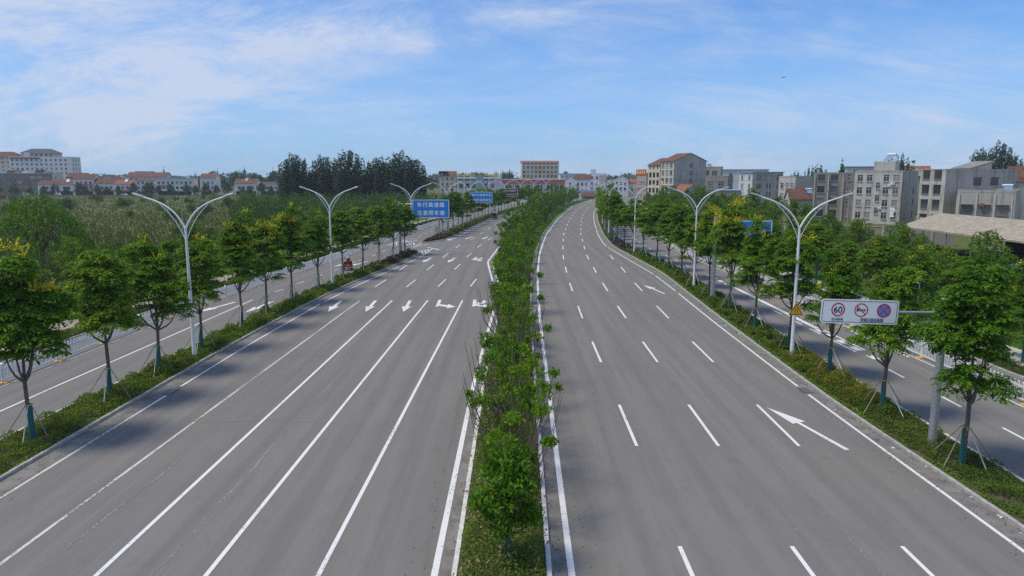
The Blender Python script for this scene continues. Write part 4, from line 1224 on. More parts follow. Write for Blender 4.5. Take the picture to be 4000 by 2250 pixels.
# far woods along the horizon
n = 900
X = rng.uniform(-900, 900, n); Y = rng.uniform(760, 1050, n)
mass('far_wood', X, Y, 9 + 9 * np.clip(bump2(X * .02, Y * 0, 91), 0, 1) + rng.uniform(-2, 2, n), 60, 2.6, 'leaf_far', 'far belt of woodland along the horizon', 7.0)

simple('canvas_scrap', (.70, .70, .68), .8, var=.1)
# dry leaves and scraps blown against the kerbs
def litter(f0, f1, y0, y1, n, mat, size, label):
    Y = rng.uniform(y0, y1, n); t = rng.random(n) ** 2
    X = f0(Y) * (1 - t) + f1(Y) * t
    C = np.stack([X, Y, np.full(n, .018)], 1)
    U, V = leaves_at(C, size, .6, 2.5)
    tag(put('litter', quad_mesh('litter', C, U, V, M[mat])), label, 'litter', kind='stuff')
litter(lambda y: right_kerb(y) - .03, lambda y: right_line(y) - .6, 14, 110, 900, 'leaf_dry', .07, 'dry leaves blown along the right gutter')
litter(lambda y: left_kerb(y) + .03, lambda y: left_line(y) + .8, 14, 100, 900, 'leaf_dry', .07, 'dry leaves blown along the left gutter')
litter(lambda y: med_r(y) + .03, lambda y: med_r_line(y) + 1.0, 14, 70, 500, 'leaf_dry', .06, 'dry leaves blown along the right side of the median')
litter(lambda y: med_l(y) - .03, lambda y: med_l_line(y) - 1.0, 14, 70, 400, 'leaf_dry', .06, 'dry leaves blown along the left side of the median')
litter(lambda y: right_kerb(y) - .05, lambda y: right_line(y) - .2, 16, 100, 26, 'canvas_scrap', .16, 'white paper scraps in the right gutter')

# ------------------------------------------------------------------ street lamps
def lamp_meshes():
    pole = MB().tube([(0, 0, 0), (0, 0, 4), (0, 0, 8.9)], [.135, .11, .075], 12).mesh('pole', M['pole_white'])
    base = MB().tube([(0, 0, -.02), (0, 0, .04)], .24, 12).tube([(0, 0, .04), (0, 0, .9)], [.150, .142], 12).mesh('base', M['pole_white'])
    m = MB()
    pts = [(.0, 0, 8.75), (.28, 0, 9.30), (.70, 0, 9.85), (1.25, 0, 10.28), (1.9, 0, 10.60), (2.75, 0, 10.88)]
    P = []
    for a, b, c, d in zip([pts[0]] + pts[:-2], pts[:-1], pts[1:], pts[2:] + [pts[-1]]):
        for t in (0, .25, .5, .75):
            v = [0.5 * ((2 * b[k]) + (-a[k] + c[k]) * t + (2 * a[k] - 5 * b[k] + 4 * c[k] - d[k]) * t * t + (-a[k] + 3 * b[k] - 3 * c[k] + d[k]) * t ** 3) for k in range(3)]
            P.append(v)
    P.append(pts[-1])
    arm = m.tube(P, [.068 - .02 * i / len(P) for i in range(len(P))], 8).mesh('arm', M['pole_white'])
    q = [(.02, 0, 7.95), (.28, 0, 8.62), (.68, 0, 9.35), (1.15, 0, 9.95), (1.65, 0, 10.44)]
    strut = MB().tube(q, .03, 6).mesh('strut', M['pole_white'])
    h = MB()
    h.add([(2.65, -.10, 10.86), (2.65, .10, 10.86), (3.32, .13, 11.06), (3.32, -.13, 11.06), (2.65, -.07, 10.95), (2.65, .07, 10.95), (3.30, .08, 11.14), (3.30, -.08, 11.14)],
          [(0, 1, 2, 3), (7, 6, 5, 4), (0, 4, 5, 1), (1, 5, 6, 2), (2, 6, 7, 3), (3, 7, 4, 0)])
    head = h.mesh('lamp_head', M['lamp_grey'])
    glass = MB().add([(2.78, -.08, 10.892), (2.78, .08, 10.892), (3.26, .10, 11.035), (3.26, -.10, 11.035)], [(3, 2, 1, 0)]).mesh('lens', M['lamp_glass'])
    return pole, base, arm, strut, head, glass
LM = lamp_meshes()
def lamp(x, y, rz, label, group):
    r = thing('street_lamp', label, 'street lamp', (x, y, .10), rz, group)
    put('pole', LM[0], r); put('base', LM[1], r)
    for a in (0, math.pi):
        put('arm', LM[2], r, rot=(0, 0, a)); put('strut', LM[3], r, rot=(0, 0, a))
        h = put('lamp_head', LM[4], r, rot=(0, 0, a)); put('lens', LM[5], h, loc=(0, 0, -.004))
    return r
OL = ['nearest', 'second nearest', 'third nearest', 'fourth nearest', 'fifth nearest', 'sixth nearest']
for i, (x, y) in enumerate(((-21.5, 46.8), (-20.25, 79.2), (-16.3, 115.4), (-14.1, 154), (-11.2, 186), (-8.0, 219))):
    lamp(x, y, -math.atan2(float(left_kerb(y + 3) - left_kerb(y - 3)), 6), OL[i] + ' white twin-arm street lamp in the left planting strip', 'street lamps on the left')
for k in range(4):
    y = 252 + 33 * k
    lamp(float(left_out(y) * .5 + left_kerb(y) * .5), y, -.2, 'distant white twin-arm street lamp on the left side', 'distant street lamps on the left')
for i, (x, y) in enumerate(((19.1, 47.2), (20.1, 77.6), (19.6, 113.5), (20.6, 151.4), (23.4, 184), (27.4, 216))):
    lamp(x, y, -math.atan2(float(right_kerb(y + 3) - right_kerb(y - 3)), 6), OL[i] + ' white twin-arm street lamp in the right planting strip', 'street lamps on the right')
for k in range(4):
    y = 249 + 33 * k
    lamp(float(right_out(y) * .5 + right_kerb(y) * .5), y, -.2, 'distant white twin-arm street lamp on the right side', 'distant street lamps on the right')

# ------------------------------------------------------------------ lettering
def text_mesh(s, size, mat, name='lettering', offset=0.0, space=1.0, sx=1.0):
    cu = bpy.data.curves.new(name, 'FONT')
    cu.body = s; cu.size = size; cu.align_x = 'CENTER'; cu.align_y = 'CENTER'
    cu.offset = offset; cu.space_character = space
    cu.extrude = 0.004; cu.resolution_u = 3
    ob = bpy.data.objects.new(name, cu)
    COL.link(ob)
    bpy.context.view_layer.update()
    me = bpy.data.meshes.new_from_object(ob.evaluated_get(bpy.context.evaluated_depsgraph_get()))
    bpy.data.objects.remove(ob)
    xs = [v.co.x for v in me.vertices]; zs = [v.co.y for v in me.vertices]
    if xs:
        cx, cz = (min(xs) + max(xs)) / 2, (min(zs) + max(zs)) / 2
        for v in me.vertices:
            v.co.x = (v.co.x - cx) * sx; v.co.y -= cz
    me.materials.clear(); me.materials.append(M[mat])
    me.name = name
    return me
FACE = (R(90), 0, 0)         # local text plane -> faces -Y
def rrect(w, h, r, n=5):
    p = []
    for cx, cz, a0 in ((w / 2 - r, h / 2 - r, 0), (-w / 2 + r, h / 2 - r, 90), (-w / 2 + r, -h / 2 + r, 180), (w / 2 - r, -h / 2 + r, 270)):
        for k in range(n + 1):
            a = R(a0 + 90 * k / n); p.append((cx + r * math.cos(a), cz + r * math.sin(a)))
    return p
def disc(m, cx, cz, r0, r1, y, n=32):
    vs = []; 
    for k in range(n):
        a = 2 * math.pi * k / n
        vs += [(cx + r1 * math.cos(a), y, cz + r1 * math.sin(a)), (cx + r0 * math.cos(a), y, cz + r0 * math.sin(a))]
    m.add(vs, [(2 * k, 2 * k + 1, (2 * k + 3) % (2 * n), (2 * k + 2) % (2 * n)) for k in range(n)])
    return m
def ring_frame(m, w, h, r, t, y):
    a, b = rrect(w, h, r), rrect(w - 2 * t, h - 2 * t, max(.01, r - t))
    n = len(a)
    m.add([(p[0], y, p[1]) for p in a] + [(p[0], y, p[1]) for p in b], [(k, n + k, n + (k + 1) % n, (k + 1) % n) for k in range(n)])
    return m

# white sign board with three prohibition discs on a cantilever pole, right
sg = thing('road_sign', 'white board with three red prohibition discs hanging from a grey cantilever pole', 'road sign', (19.15, 30.9, .10))
MB().tube([(0, 0, 0), (0, 0, 6.85)], [.19, .155], 18).tube([(0, 0, 6.83), (0, 0, 6.88)], [.165, .12], 18).build('pole', M['galvanised'], sg)
MB().tube([(.25, 0, 6.18), (-2.4, 0, 6.22), (-5.3, 0, 6.3)], [.085, .075, .06], 12).build('arm', M['galvanised'], sg)
MB().tube([(-.22, 0, 6.18), (-.16, 0, 6.18)], .17, 14).build('flange', M['galvanised'], sg)
pn = MB().prism(rrect(3.42, 1.08, .14), 'y', -.012, .012).build('board', M['sign_white'], sg, loc=(-3.82, -.12, 6.27), rot=(0, R(1.6), 0))
ring_frame(MB(), 3.30, .96, .11, .022, -.016).build('border', M['sign_black'], pn)
for cx in (-1.03, 0.0, 1.0):
    pass
d1, d2, d3 = -.96, .06, 1.06
rg = MB(); disc(rg, d1, .08, .245, .305, -.017); rg.build('speed_limit_ring', M['sign_red'], pn)
put('lettering', text_mesh('60', .40, 'sign_black', offset=.006), pn, (d1, -.0165, .075), FACE)
rg = MB(); disc(rg, d2, .08, .255, .305, -.017); 
a = Vector((.707, 0, -.707)) * .26; nn = Vector((.707, 0, .707)) * .022; c = Vector((d2, -.0185, .08))
rg.add([c - a - nn, c + a - nn, c + a + nn, c - a + nn], [(0, 1, 2, 3)])
rg.build('no_horn_ring', M['sign_red'], pn)
hn = MB()
hn.poly([(d2 - .20, -.0172, .19), (d2 - .10, -.0172, .12), (d2 - .10, -.0172, .07), (d2 - .20, -.0172, -.02)])
for (x0, x1, z0, z1) in ((-.10, .19, .105, .125), (-.10, .22, .060, .080), (-.06, .16, .025, .045), (.15, .175, .04, .12), (-.085, -.06, .03, .07)):
    hn.poly([(d2 + x0, -.0172, z0), (d2 + x1, -.0172, z0), (d2 + x1, -.0172, z1), (d2 + x0, -.0172, z1)])
hn.build('horn_symbol', M['sign_black'], pn)
bm_ = MB(); disc(bm_, d3, .08, .0, .27, -.0165); bm_.build('no_stopping_disc', M['sign_lightblue'], pn)
rg = MB(); disc(rg, d3, .08, .25, .31, -.0185)
for s in (1, -1):
    a = Vector((.707, 0, .707 * s)) * .26; nn = Vector((.707 * s, 0, -.707)) * .024; c = Vector((d3, -.0188 - .0004 * s, .08))
    rg.add([c - a - nn, c + a - nn, c + a + nn, c - a + nn], [(0, 1, 2, 3)])
rg.build('no_stopping_ring', M['sign_red'], pn)
for (cx, w, s, sz) in ((-.96, .50, '进入限速区域', .125), (.57, 1.02, '邓城大道全路段', .155)):
    ring_frame(MB(), w, .17, .01, .010, -.0165).build('plate_border', M['sign_black'], pn, loc=(cx, 0, -.355))
    me = text_mesh(s, sz, 'sign_black', offset=.0015)
    put('lettering', me, pn, (cx, -.0165, -.355), FACE, (min(1, (w - .04) / max(.01, max(v.co.x for v in me.vertices) * 2)),) * 2 + (1,))

# merging triangle on the near right lamp post
tr = thing('warning_sign', 'yellow triangular lane-narrows sign on the nearest right lamp post', 'road sign', (19.1, 47.05, 3.05))
def tri(s, y):
    h = s * math.sqrt(3) / 2
    return [(-s / 2, y, 0), (s / 2, y, 0), (0, y, h)]
tm = MB(); P = tri(1.02, -.12); tm.add(P + [(p[0], -.105, p[2]) for p in P], [(0, 1, 2), (5, 4, 3), (0, 3, 4, 1), (1, 4, 5, 2), (2, 5, 3, 0)])
tp = tm.build('panel', M['sign_yellow'], tr)
o_, i_ = tri(.90, -.1225), tri(.74, -.1225)
o_ = [(p[0], p[1], p[2] + .035) for p in o_]; i_ = [(p[0], p[1], p[2] + .08) for p in i_]
MB().add(o_ + i_, [(k, (k + 1) % 3, 3 + (k + 1) % 3, 3 + k) for k in range(3)]).build('border', M['sign_black'], tp)
MB().add([(-.07, -.123, .14), (-.03, -.123, .14), (-.03, -.123, .50), (-.07, -.123, .50), (.10, -.123, .14), (.14, -.123, .14), (.14, -.123, .30), (.10, -.123, .30),
          (.06, -.123, .42), (.10, -.123, .42), (.06, -.123, .52), (.10, -.123, .52)], [(0, 1, 2, 3), (4, 5, 6, 7), (7, 6, 9, 8), (8, 9, 11, 10)]).build('symbol', M['sign_black'], tp)
MB().tube([(0, 0, .2), (0, -.106, .2)], .03, 6).tube([(0, 0, .55), (0, -.106, .55)], .03, 6).build('bracket', M['galvanised'], tr)

# blue and brown slogan boards on the left, cantilevered over the carriageway
def gantry(px, py, label, col, l1, l2, w, h, xoff, zc, size, edge='sign_white', rz=0.0):
    r = thing('slogan_sign', label, 'road sign', (px, py, .10), rz)
    MB().tube([(0, 0, 0), (0, 0, 8.3)], [.24, .19], 14).box(-.28, .28, -.28, .28, 0, .05).build('pole', M['galvanised'], r)
    for z in (zc + h * .26, zc - h * .26):
        MB().tube([(0, 0, z), (xoff + w * .5, 0, z)], .08, 8).build('arm', M['pole_white'], r)
    b = MB().prism(rrect(w, h, .10), 'y', -.05, .03).build('board', M[col], r, loc=(xoff + w / 2, -.16, zc))
    ring_frame(MB(), w - .02, h - .02, .09, .085, -.054).build('border', M[edge], b)
    MB().box(-w / 2 + .2, w / 2 - .2, .031, .05, -h * .3, -h * .22).box(-w / 2 + .2, w / 2 - .2, .031, .05, h * .22, h * .3).build('rail', M['sign_back'], b)
    for s, z in ((l1, h * .22), (l2, -h * .22)):
        if s:
            put('lettering', text_mesh(s, size, edge, offset=size * .014, space=1.2), b, (0, -.053, z), FACE)
    return r
gantry(-17.7, 112.2, 'large blue road board with two lines of white characters, nearest of the left slogan signs', 'sign_blue', '车行高速路', '注意限车速', 5.75, 2.85, 2.1, 7.2, .80)
gantry(-12.9, 183, 'smaller-looking blue road board with white characters farther along the left', 'sign_blue', '遵守交规得平安', '道路畅通保安全', 5.75, 2.8, 2.15, 6.95, .66)
gantry(-6.3, 247, 'brown road board with white characters far along the left', 'sign_brown', '最好车行安全最好', '慢行慢行平安才行', 5.7, 2.75, 2.5, 6.8, .55, rz=-.02)
# blue direction board over the right service road, half hidden by the flowering tree
g = gantry(20.15, 70.4, 'blue board half hidden behind the yellow flowering tree on the right', 'sign_blue', '', '', 4.1, 1.9, 1.45, 6.95, .5)
for ch in g.children:
    if ch.name.startswith('board'):
        MB().box(.45, .53, -.0555, -.05, .38, .62).box(.45, .53, -.0555, -.05, -.2, .15).build('lane_mark', M['sign_white'], ch)
        ring_frame(MB(), .62, .8, .12, .07, -.0555).build('symbol', M['sign_white'], ch, loc=(-.35, 0, -.35))
MB().box(-.5, .35, -.03, .03, 7.2, 7.26).box(-.5, .3, -.03, .03, 6.1, 6.16).build('bracket', M['galvanised'], g)
# small sign seen from behind in the gap, on thin legs
r = thing('small_sign', 'small low sign on thin legs at the tip of the second left island', 'road sign', (-14.6, 139.6, .10))
MB().box(-.55, .55, -.02, .02, 1.5, 2.5).build('panel', M['sign_back'], r)
for x in (-.35, .35):
    MB().tube([(x, .03, 0), (x, .03, 2.2)], .03, 6).build('leg', M['galvanised'], r)

r = thing('bus_stop_sign', 'small blue framed sign on a pole among the trees behind the white sign board', 'road sign', (30.2, 52.0, 0))
MB().tube([(0, 0, 0), (0, 0, 5.2)], .05, 8).build('pole', M['galvanised'], r)
bp = MB().prism(rrect(.65, .7, .08), 'y', -.03, .0).build('panel', M['sign_blue'], r, loc=(0, -.06, 4.8))
ring_frame(MB(), .63, .68, .08, .045, -.033).build('border', M['sign_white'], bp)

# ------------------------------------------------------------------ road fences
hoop_me = MB().tube([(0, -.075, .12), (0, -.075, 1.02), (0, -.05, 1.10), (0, 0, 1.135), (0, .05, 1.10), (0, .075, 1.02), (0, .075, .12)], .028, 5, False).mesh('picket_hoop', M['fence_white'])
post_me = MB().box(-.07, .07, -.07, .07, .0, 1.16).bbox(-.095, .095, -.095, .095, 1.161, 1.24, .03).mesh('post', M['fence_white'])
foot_me = MB().bbox(-.30, .30, -.20, .20, 0.0, .09, .05).mesh('foot', M['reflector_yellow'])
cap_n = 0
def fence(f, y0, y1, label, limit=290, far_to=380, skip=()):
    r = thing('road_fence', label, 'fence', (float(f(y0)), y0, 0.0))
    X0 = float(f(y0))
    n = int((y1 - y0) / 5.1); cnt = 0
    merged = MB()
    yy = y0
    while yy < far_to:
        ya, yb = yy, yy + 5.1
        xa, xb = float(f(ya)) - X0, float(f(yb)) - X0
        a = -math.atan2(xb - xa, 5.1)
        skp = any(s0 <= yy < s1 for s0, s1 in skip)
        if not skp:
            put('post', post_me, r, (xa, ya - y0, 0), (0, 0, a))
            if ya < 190:
                put('foot', foot_me, r, (xa, ya - y0, 0), (0, 0, a + .15))
            for z in (.18, .86):
                m = MB(); d = Vector((xb - xa, 5.1, 0)); q = Vector((d.y, -d.x, 0)).normalized() * .02
                A = Vector((xa, ya - y0, z)); B = A + d
                m.add([A - q, A + q, B + q, B - q] + [p + Vector((0, 0, .07)) for p in (A - q, A + q, B + q, B - q)], [(0, 3, 2, 1), (4, 5, 6, 7), (0, 1, 5, 4), (1, 2, 6, 5), (2, 3, 7, 6), (3, 0, 4, 7)])
                m.build('rail', M['fence_white'], r)
            for k in range(15):
                t = (k + .5) / 15
                p = (xa + (xb - xa) * t, ya - y0 + 5.1 * t, 0)
                if cnt < limit and ya < 130:
                    put('picket_hoop', hoop_me, r, p, (0, 0, a)); cnt += 1
                else:
                    for s in (-.08, .08):
                        merged.box(p[0] - .03, p[0] + .03, p[1] + s - .03, p[1] + s + .03, .12, 1.08)
        yy += 5.1
    o = merged.build('distant_pickets', M['fence_white'], r); o['kind'] = 'stuff'
    return r
fence(left_fence, 36.2, 300, 'white hooped railing along the left service road')
fence(right_fence, 32.0, 300, 'white hooped railing along the right service road')
line_strip('fence_line', lambda y: left_fence(y) + .42, 20, 300, .14, M['worn_paint'])
line_strip('fence_line', lambda y: right_fence(y) - .42, 20, 300, .14, M['worn_paint'])

# ------------------------------------------------------------------ utility poles and wires
simple('pole_concrete', (0.30, 0.28, 0.255), .85, var=.15, scale=2, dirt=((.2, .18, .16), 1.0, .5, .75))
simple('wire', (.03, .03, .03), .6, var=.1)
def upole(x, y, H, label, arms=1, rz=0.0, group=None, z=0.0):
    r = thing('utility_pole', label, 'utility pole', (x, y, z), rz, group)
    MB().tube([(0, 0, -.05), (0, 0, H)], [.19, .10], 9).build('pole', M['pole_concrete'], r)
    for k in range(arms):
        zz = H - .35 - .9 * k
        MB().box(-.9, .9, -.13, -.05, zz, zz + .08).build('crossarm', M['galvanised'], r)
        for xx in (-.8, 0, .8):
            MB().tube([(xx, -.09, zz + .08), (xx, -.09, zz + .28)], [.05, .03], 6).build('insulator', M['sign_white'], r)
    return r
upole(-15.3, 149.4, 13.0, 'tall concrete utility pole beside the second left island', 2, .2)
upole(-65.9, 142.5, 8.6, 'concrete utility pole standing in the left field behind the nearest lamp', 1, .5)
upole(20.9, 159.5, 13.0, 'tall utility pole among the trees at the right-hand bend', 2, .1)
upole(76.6, 214, 12.0, 'pale utility pole in front of the white and grey four-storey houses', 1, .4)
upole(57.5, 122, 10.0, 'pale utility pole beside the old yard wall on the right', 1, .4)
for i, (x, y, h) in enumerate(((-290, 455, 11), (-236, 455, 13), (-190, 455, 11), (-150, 455, 12), (-115, 455, 11))):
    upole(x, y, h, OL[i] + ' utility pole along the left town road' if 0 else ['leftmost', 'second', 'third', 'fourth', 'rightmost'][i] + ' of the thin poles along the left town road', 0, 0)
def wire(a, b, sag, label):
    a, b = Vector(a), Vector(b)
    pts = [a.lerp(b, t) - Vector((0, 0, sag * 4 * t * (1 - t))) for t in np.linspace(0, 1, 13)]
    o = MB().tube(pts, .022, 4).build('wire', M['wire'])
    tag(o, label, 'wire')
wire((-65.9, 142.5, 8.3), (-130, 150, 8.3), .5, 'thin wire running left from the field utility pole')
wire((-65.9, 142.5, 8.3), (-30.0, 175, 8.0), .5, 'thin wire running right from the field utility pole')
wire((76.6, 214, 11.6), (20.9, 159.5, 12.6), .9, 'wire crossing before the right-hand houses')
wire((76.6, 214, 11.6), (57.5, 122, 9.6), .8, 'wire between the two pale poles on the right')

# ------------------------------------------------------------------ buildings
t_ = NT('window_glass')
t_.base((0.035, 0.045, 0.052)); t_.set(0.08, 0, 0.6); M['window_glass'] = t_.mat
for nm_, c_ in (('window_curtain', (.26, .25, .23)), ('window_reflection', (.10, .125, .15))):  # curtained pane, and a bluish pane with reflected sky painted into its colour
    t_ = NT(nm_); t_.base(c_); t_.set(.12, 0, .6); M[nm_] = t_.mat
simple('window_dark', (.020, .020, .022), .8, var=.2)
simple('frame_white', (.66, .67, .66), .5, var=.06)
simple('frame_bronze', (.17, .155, .12), .5, var=.1)
simple('sill', (.42, .41, .38), .85, var=.12)
def wall_mat(name, c, streak=(0.5, 0.72), sc=(.8, .8, .10), dark=.5, blotch=.35):
    t = NT(name)
    n = t.noise(t.coord('Object', (1, 1, 1)), .55, 6, .65, .4)
    f = t.noise(t.coord('Object'), 6, 5, .7)
    s0 = t.noise(t.coord('Object', sc), 1.3, 6, .68, .3)
    s = t.math('ADD', t.math('MULTIPLY', s0, .72), t.math('MULTIPLY', t.noise(t.coord('Object', (1, 1, .5), loc=(7, 3, 1)), .35, 4, .6), .28))
    col = t.mix(t.rng(f, .3, .7), tuple(x * .88 for x in c), tuple(min(1, x * 1.1) for x in c))
    col = t.mix(t.rng(n, .42, .68, 0, blotch), col, tuple(x * .66 for x in c))
    col = t.mix(t.rng(s, streak[0] - .03, streak[1] - .06, 0, .75), col, tuple(x * dark for x in c))
    t.base(col); t.set(.9, 0, .2); t.bump(f, .3, .02)
    M[name] = t.mat
wall_mat('concrete_grey', (.45, .42, .37), dark=.45)
wall_mat('concrete_pale', (.58, .545, .48), dark=.42, blotch=.45)
wall_mat('concrete_dark', (.31, .285, .25), dark=.5)
wall_mat('render_white', (.66, .66, .65), (.58, .80), dark=.66, blotch=.15)
wall_mat('render_cream', (.60, .54, .42), (.58, .80), dark=.68, blotch=.15)
wall_mat('render_pink', (.47, .36, .32), (.55, .8), dark=.7, blotch=.2)
wall_mat('brick_brown', (.225, .175, .145), (.55, .8), dark=.7, blotch=.2)
wall_mat('orange_wall', (.72, .30, .06), (.6, .85), dark=.8, blotch=.1)
simple('green_wall', (.13, .25, .15), .8, var=.1)
def tile_mat(name, c):
    t = NT(name)
    w = t.n('ShaderNodeTexWave', wave_type='BANDS', bands_direction='X')
    t.l(t.coord('Object'), w.inputs['Vector']); w.inputs['Scale'].default_value = 1.6
    n = t.noise(t.coord('Object'), .8, 6, .7)
    col = t.mix(t.rng(n, .3, .7), tuple(x * .62 for x in c), tuple(min(1, x * 1.2) for x in c))
    t.base(t.mix(t.rng(w.outputs['Fac'], .1, .9, .25, 0), col, tuple(x * .5 for x in c)))
    t.set(.85, 0, .2); t.bump(w.outputs['Fac'], .5, .06); M[name] = t.mat
tile_mat('tile_red', (.200, .098, .074)); tile_mat('tile_brown', (.17, .085, .062)); tile_mat('tile_orange', (.31, .14, .085)); tile_mat('tile_slate', (.105, .125, .15))
simple('sheet_blue', (.30, .45, .62), .5, 0, .4, var=.08)
simple('sheet_pale', (.55, .60, .64), .5, .1, .4, var=.1, dirt=((.4, .4, .38), .8, .5, .75))
simple('solar_panel', (.22, .30, .42), .25, .1, .6, var=.08)
simple('glass_teal', (.20, .32, .33), .3, 0, .5, var=.1)
simple('red_fascia', (.50, .13, .13), .55, var=.08)
simple('billboard_red', (.42, .05, .03), .6, var=.1)
simple('roof_felt', (.24, .235, .225), .9, var=.2, scale=1)
win_cache = {}
def win_mesh(w, h, style):
    k = (round(w, 2), round(h, 2), style)
    if k not in win_cache:
        fr = MB(); t = .06
        fr.box(0, w, -.02, .05, 0, t).box(0, w, -.02, .05, h - t, h).box(0, t, -.02, .05, t, h - t).box(w - t, w, -.02, .05, t, h - t)
        fr.box(w / 2 - .035, w / 2 + .035, -.018, .048, t, h - t)
        if h > 1.0:
            fr.box(t, w / 2 - .035, -.016, .046, h * .68, h * .68 + .06).box(w / 2 + .035, w - t, -.016, .046, h * .68, h * .68 + .06)
        pane = MB().add([(t, .02, t), (w - t, .02, t), (w - t, .02, h - t), (t, .02, h - t)], [(0, 1, 2, 3)])
        fm = {'w': 'frame_white', 'b': 'frame_bronze', 'd': 'window_dark'}[style]
        win_cache[k] = (fr.mesh('window', M[fm]), [pane.mesh('pane', M[q]) for q in (['window_dark'] if style == 'd' else ['window_glass', 'window_glass', 'window_reflection', 'window_curtain'])], MB().box(-.06, w + .06, -.20, -.02, -.08, 0).mesh('sill', M['sill']))
    return win_cache[k]
def face_with_holes(m, O, ux, n, W_, H_, holes, depth=.14):
    """rectangular wall face with recessed openings. O origin, ux unit along, n outward normal"""
    us = sorted({0.0, W_} | {h[0] for h in holes} | {h[0] + h[2] for h in holes}); zs = sorted({0.0, H_} | {h[1] for h in holes} | {h[1] + h[3] for h in holes})
    us = [u for u in us if 0 <= u <= W_]; zs = [z for z in zs if 0 <= z <= H_]
    P = lambda u, z, d=0: (O[0] + ux[0] * u - n[0] * d, O[1] + ux[1] * u - n[1] * d, z)
    for a, b in zip(us[:-1], us[1:]):
        for c, d in zip(zs[:-1], zs[1:]):
            if b - a < 1e-4 or d - c < 1e-4: continue
            mu, mz = (a + b) / 2, (c + d) / 2
            if any(h[0] < mu < h[0] + h[2] and h[1] < mz < h[1] + h[3] for h in holes): continue
            m.add([P(a, c), P(b, c), P(b, d), P(a, d)], [(0, 1, 2, 3)])
    for (u, z, w, h) in [q[:4] for q in holes]:
        a, b, c, d = (u, z), (u + w, z), (u + w, z + h), (u, z + h)
        for p, q in ((a, b), (b, c), (c, d), (d, a)):
            m.add([P(*p), P(*q), P(q[0], q[1], depth), P(p[0], p[1], depth)], [(0, 1, 2, 3)])
def grid(u0, du, nu, z0, dz, nz, w, h):
    return [(u0 + du * i, z0 + dz * j, w, h) for j in range(nz) for i in range(nu)]
def building(name, label, x, y, deg, Wd, Dp, Ht, wall='concrete_grey', front=(), right=(), left=(), roof='flat', roof_mat='roof_felt', rise=2.5, over=.4, style='w', side=None, par=.5, cat='house', group=None, sills=True, base=0.0, ridge='x'):
    """local x along the front from its left end, y into the block; (x, y) is the front's RIGHT corner"""
    rz = R(deg)
    ox, oy = x - math.cos(rz) * Wd, y - math.sin(rz) * Wd
    r = thing(name, label, cat, (ox, oy, base), rz, group)
    m = MB()
    face_with_holes(m, (0, 0), (1, 0), (0, -1), Wd, Ht, list(front))
    wl = m.build('wall', M[wall], r)
    m2 = MB()
    face_with_holes(m2, (Wd, 0), (0, 1), (1, 0), Dp, Ht, list(right))
    face_with_holes(m2, (0, Dp), (0, -1), (-1, 0), Dp, Ht, list(left))
    face_with_holes(m2, (Wd, Dp), (-1, 0), (0, 1), Wd, Ht, [])
    if roof == 'gable' and ridge == 'x':
        for xx in (0, Wd):
            m2.add([(xx, 0, Ht), (xx, Dp, Ht), (xx, Dp / 2, Ht + rise)], [(0, 1, 2)])
    if roof == 'gable' and ridge == 'y':
        for yy in (0, Dp):
            m2.add([(0, yy, Ht), (Wd, yy, Ht), (Wd / 2, yy, Ht + rise)], [(0, 1, 2)])
    m2.build('side_wall', M[side or wall], r)
    for lst, O, ux, a in ((front, (0, 0), (1, 0), 0), (right, (Wd, 0), (0, 1), math.pi / 2), (left, (0, Dp), (0, -1), -math.pi / 2)):
        for h in lst:
            st = h[4] if len(h) > 4 else style
            fm, pm, sm = win_mesh(h[2], h[3], st)
            nx, ny = (ux[1], -ux[0])
            p = (O[0] + ux[0] * h[0] - nx * .10, O[1] + ux[1] * h[0] - ny * .10, h[1])
            w_ = put('window', fm, r, p, (0, 0, a))
            put('pane', random.choice(pm), w_)
            if sills and st != 'd': put('sill', sm, w_, (0, -.10, 0))
    rf = MB()
    if roof == 'flat':
        rf.box(.02, Wd - .02, .02, Dp - .02, Ht - .25, Ht - .12)
        t = .18
        q = MB().box(-.03, Wd + .03, -.03, t, Ht + .001, Ht + par).box(-.03, Wd + .03, Dp - t, Dp + .03, Ht + .001, Ht + par).box(-.03, t, t, Dp - t, Ht + .001, Ht + par).box(Wd - t, Wd + .03, t, Dp - t, Ht + .001, Ht + par)
        q.build('parapet', M[side or wall], r)
    elif roof == 'slab':
        rf.box(-over, Wd + over, -over, Dp + over, Ht + .001, Ht + .28)
    elif roof == 'gable':
        th = .16
        if ridge == 'x':
            s = rise / (Dp / 2); pr = [(-over, Ht - over * s), (Dp / 2, Ht + rise), (Dp + over, Ht - over * s), (Dp + over, Ht - over * s + th), (Dp / 2, Ht + rise + th), (-over, Ht - over * s + th)]
            rf.prism([(p[0], p[1] + .01) for p in pr], 'x', -over * .7, Wd + over * .7)
        else:
            s = rise / (Wd / 2); pr = [(-over, Ht - over * s), (Wd / 2, Ht + rise), (Wd + over, Ht - over * s), (Wd + over, Ht - over * s + th), (Wd / 2, Ht + rise + th), (-over, Ht - over * s + th)]
            rf.prism([(p[0], p[1] + .01) for p in pr], 'y', -over * .7, Dp + over * .7)
    elif roof == 'hip':
        i = min(Wd, Dp) / 2
        rf.add([(-over, -over, Ht), (Wd + over, -over, Ht), (Wd + over, Dp + over, Ht), (-over, Dp + over, Ht), (i, Dp / 2, Ht + rise), (Wd - i, Dp / 2, Ht + rise)],
               [(0, 1, 5, 4), (1, 2, 5), (2, 3, 4, 5), (3, 0, 4), (3, 2, 1, 0)])
    rf.build('roof', M[roof_mat], r)
    return r
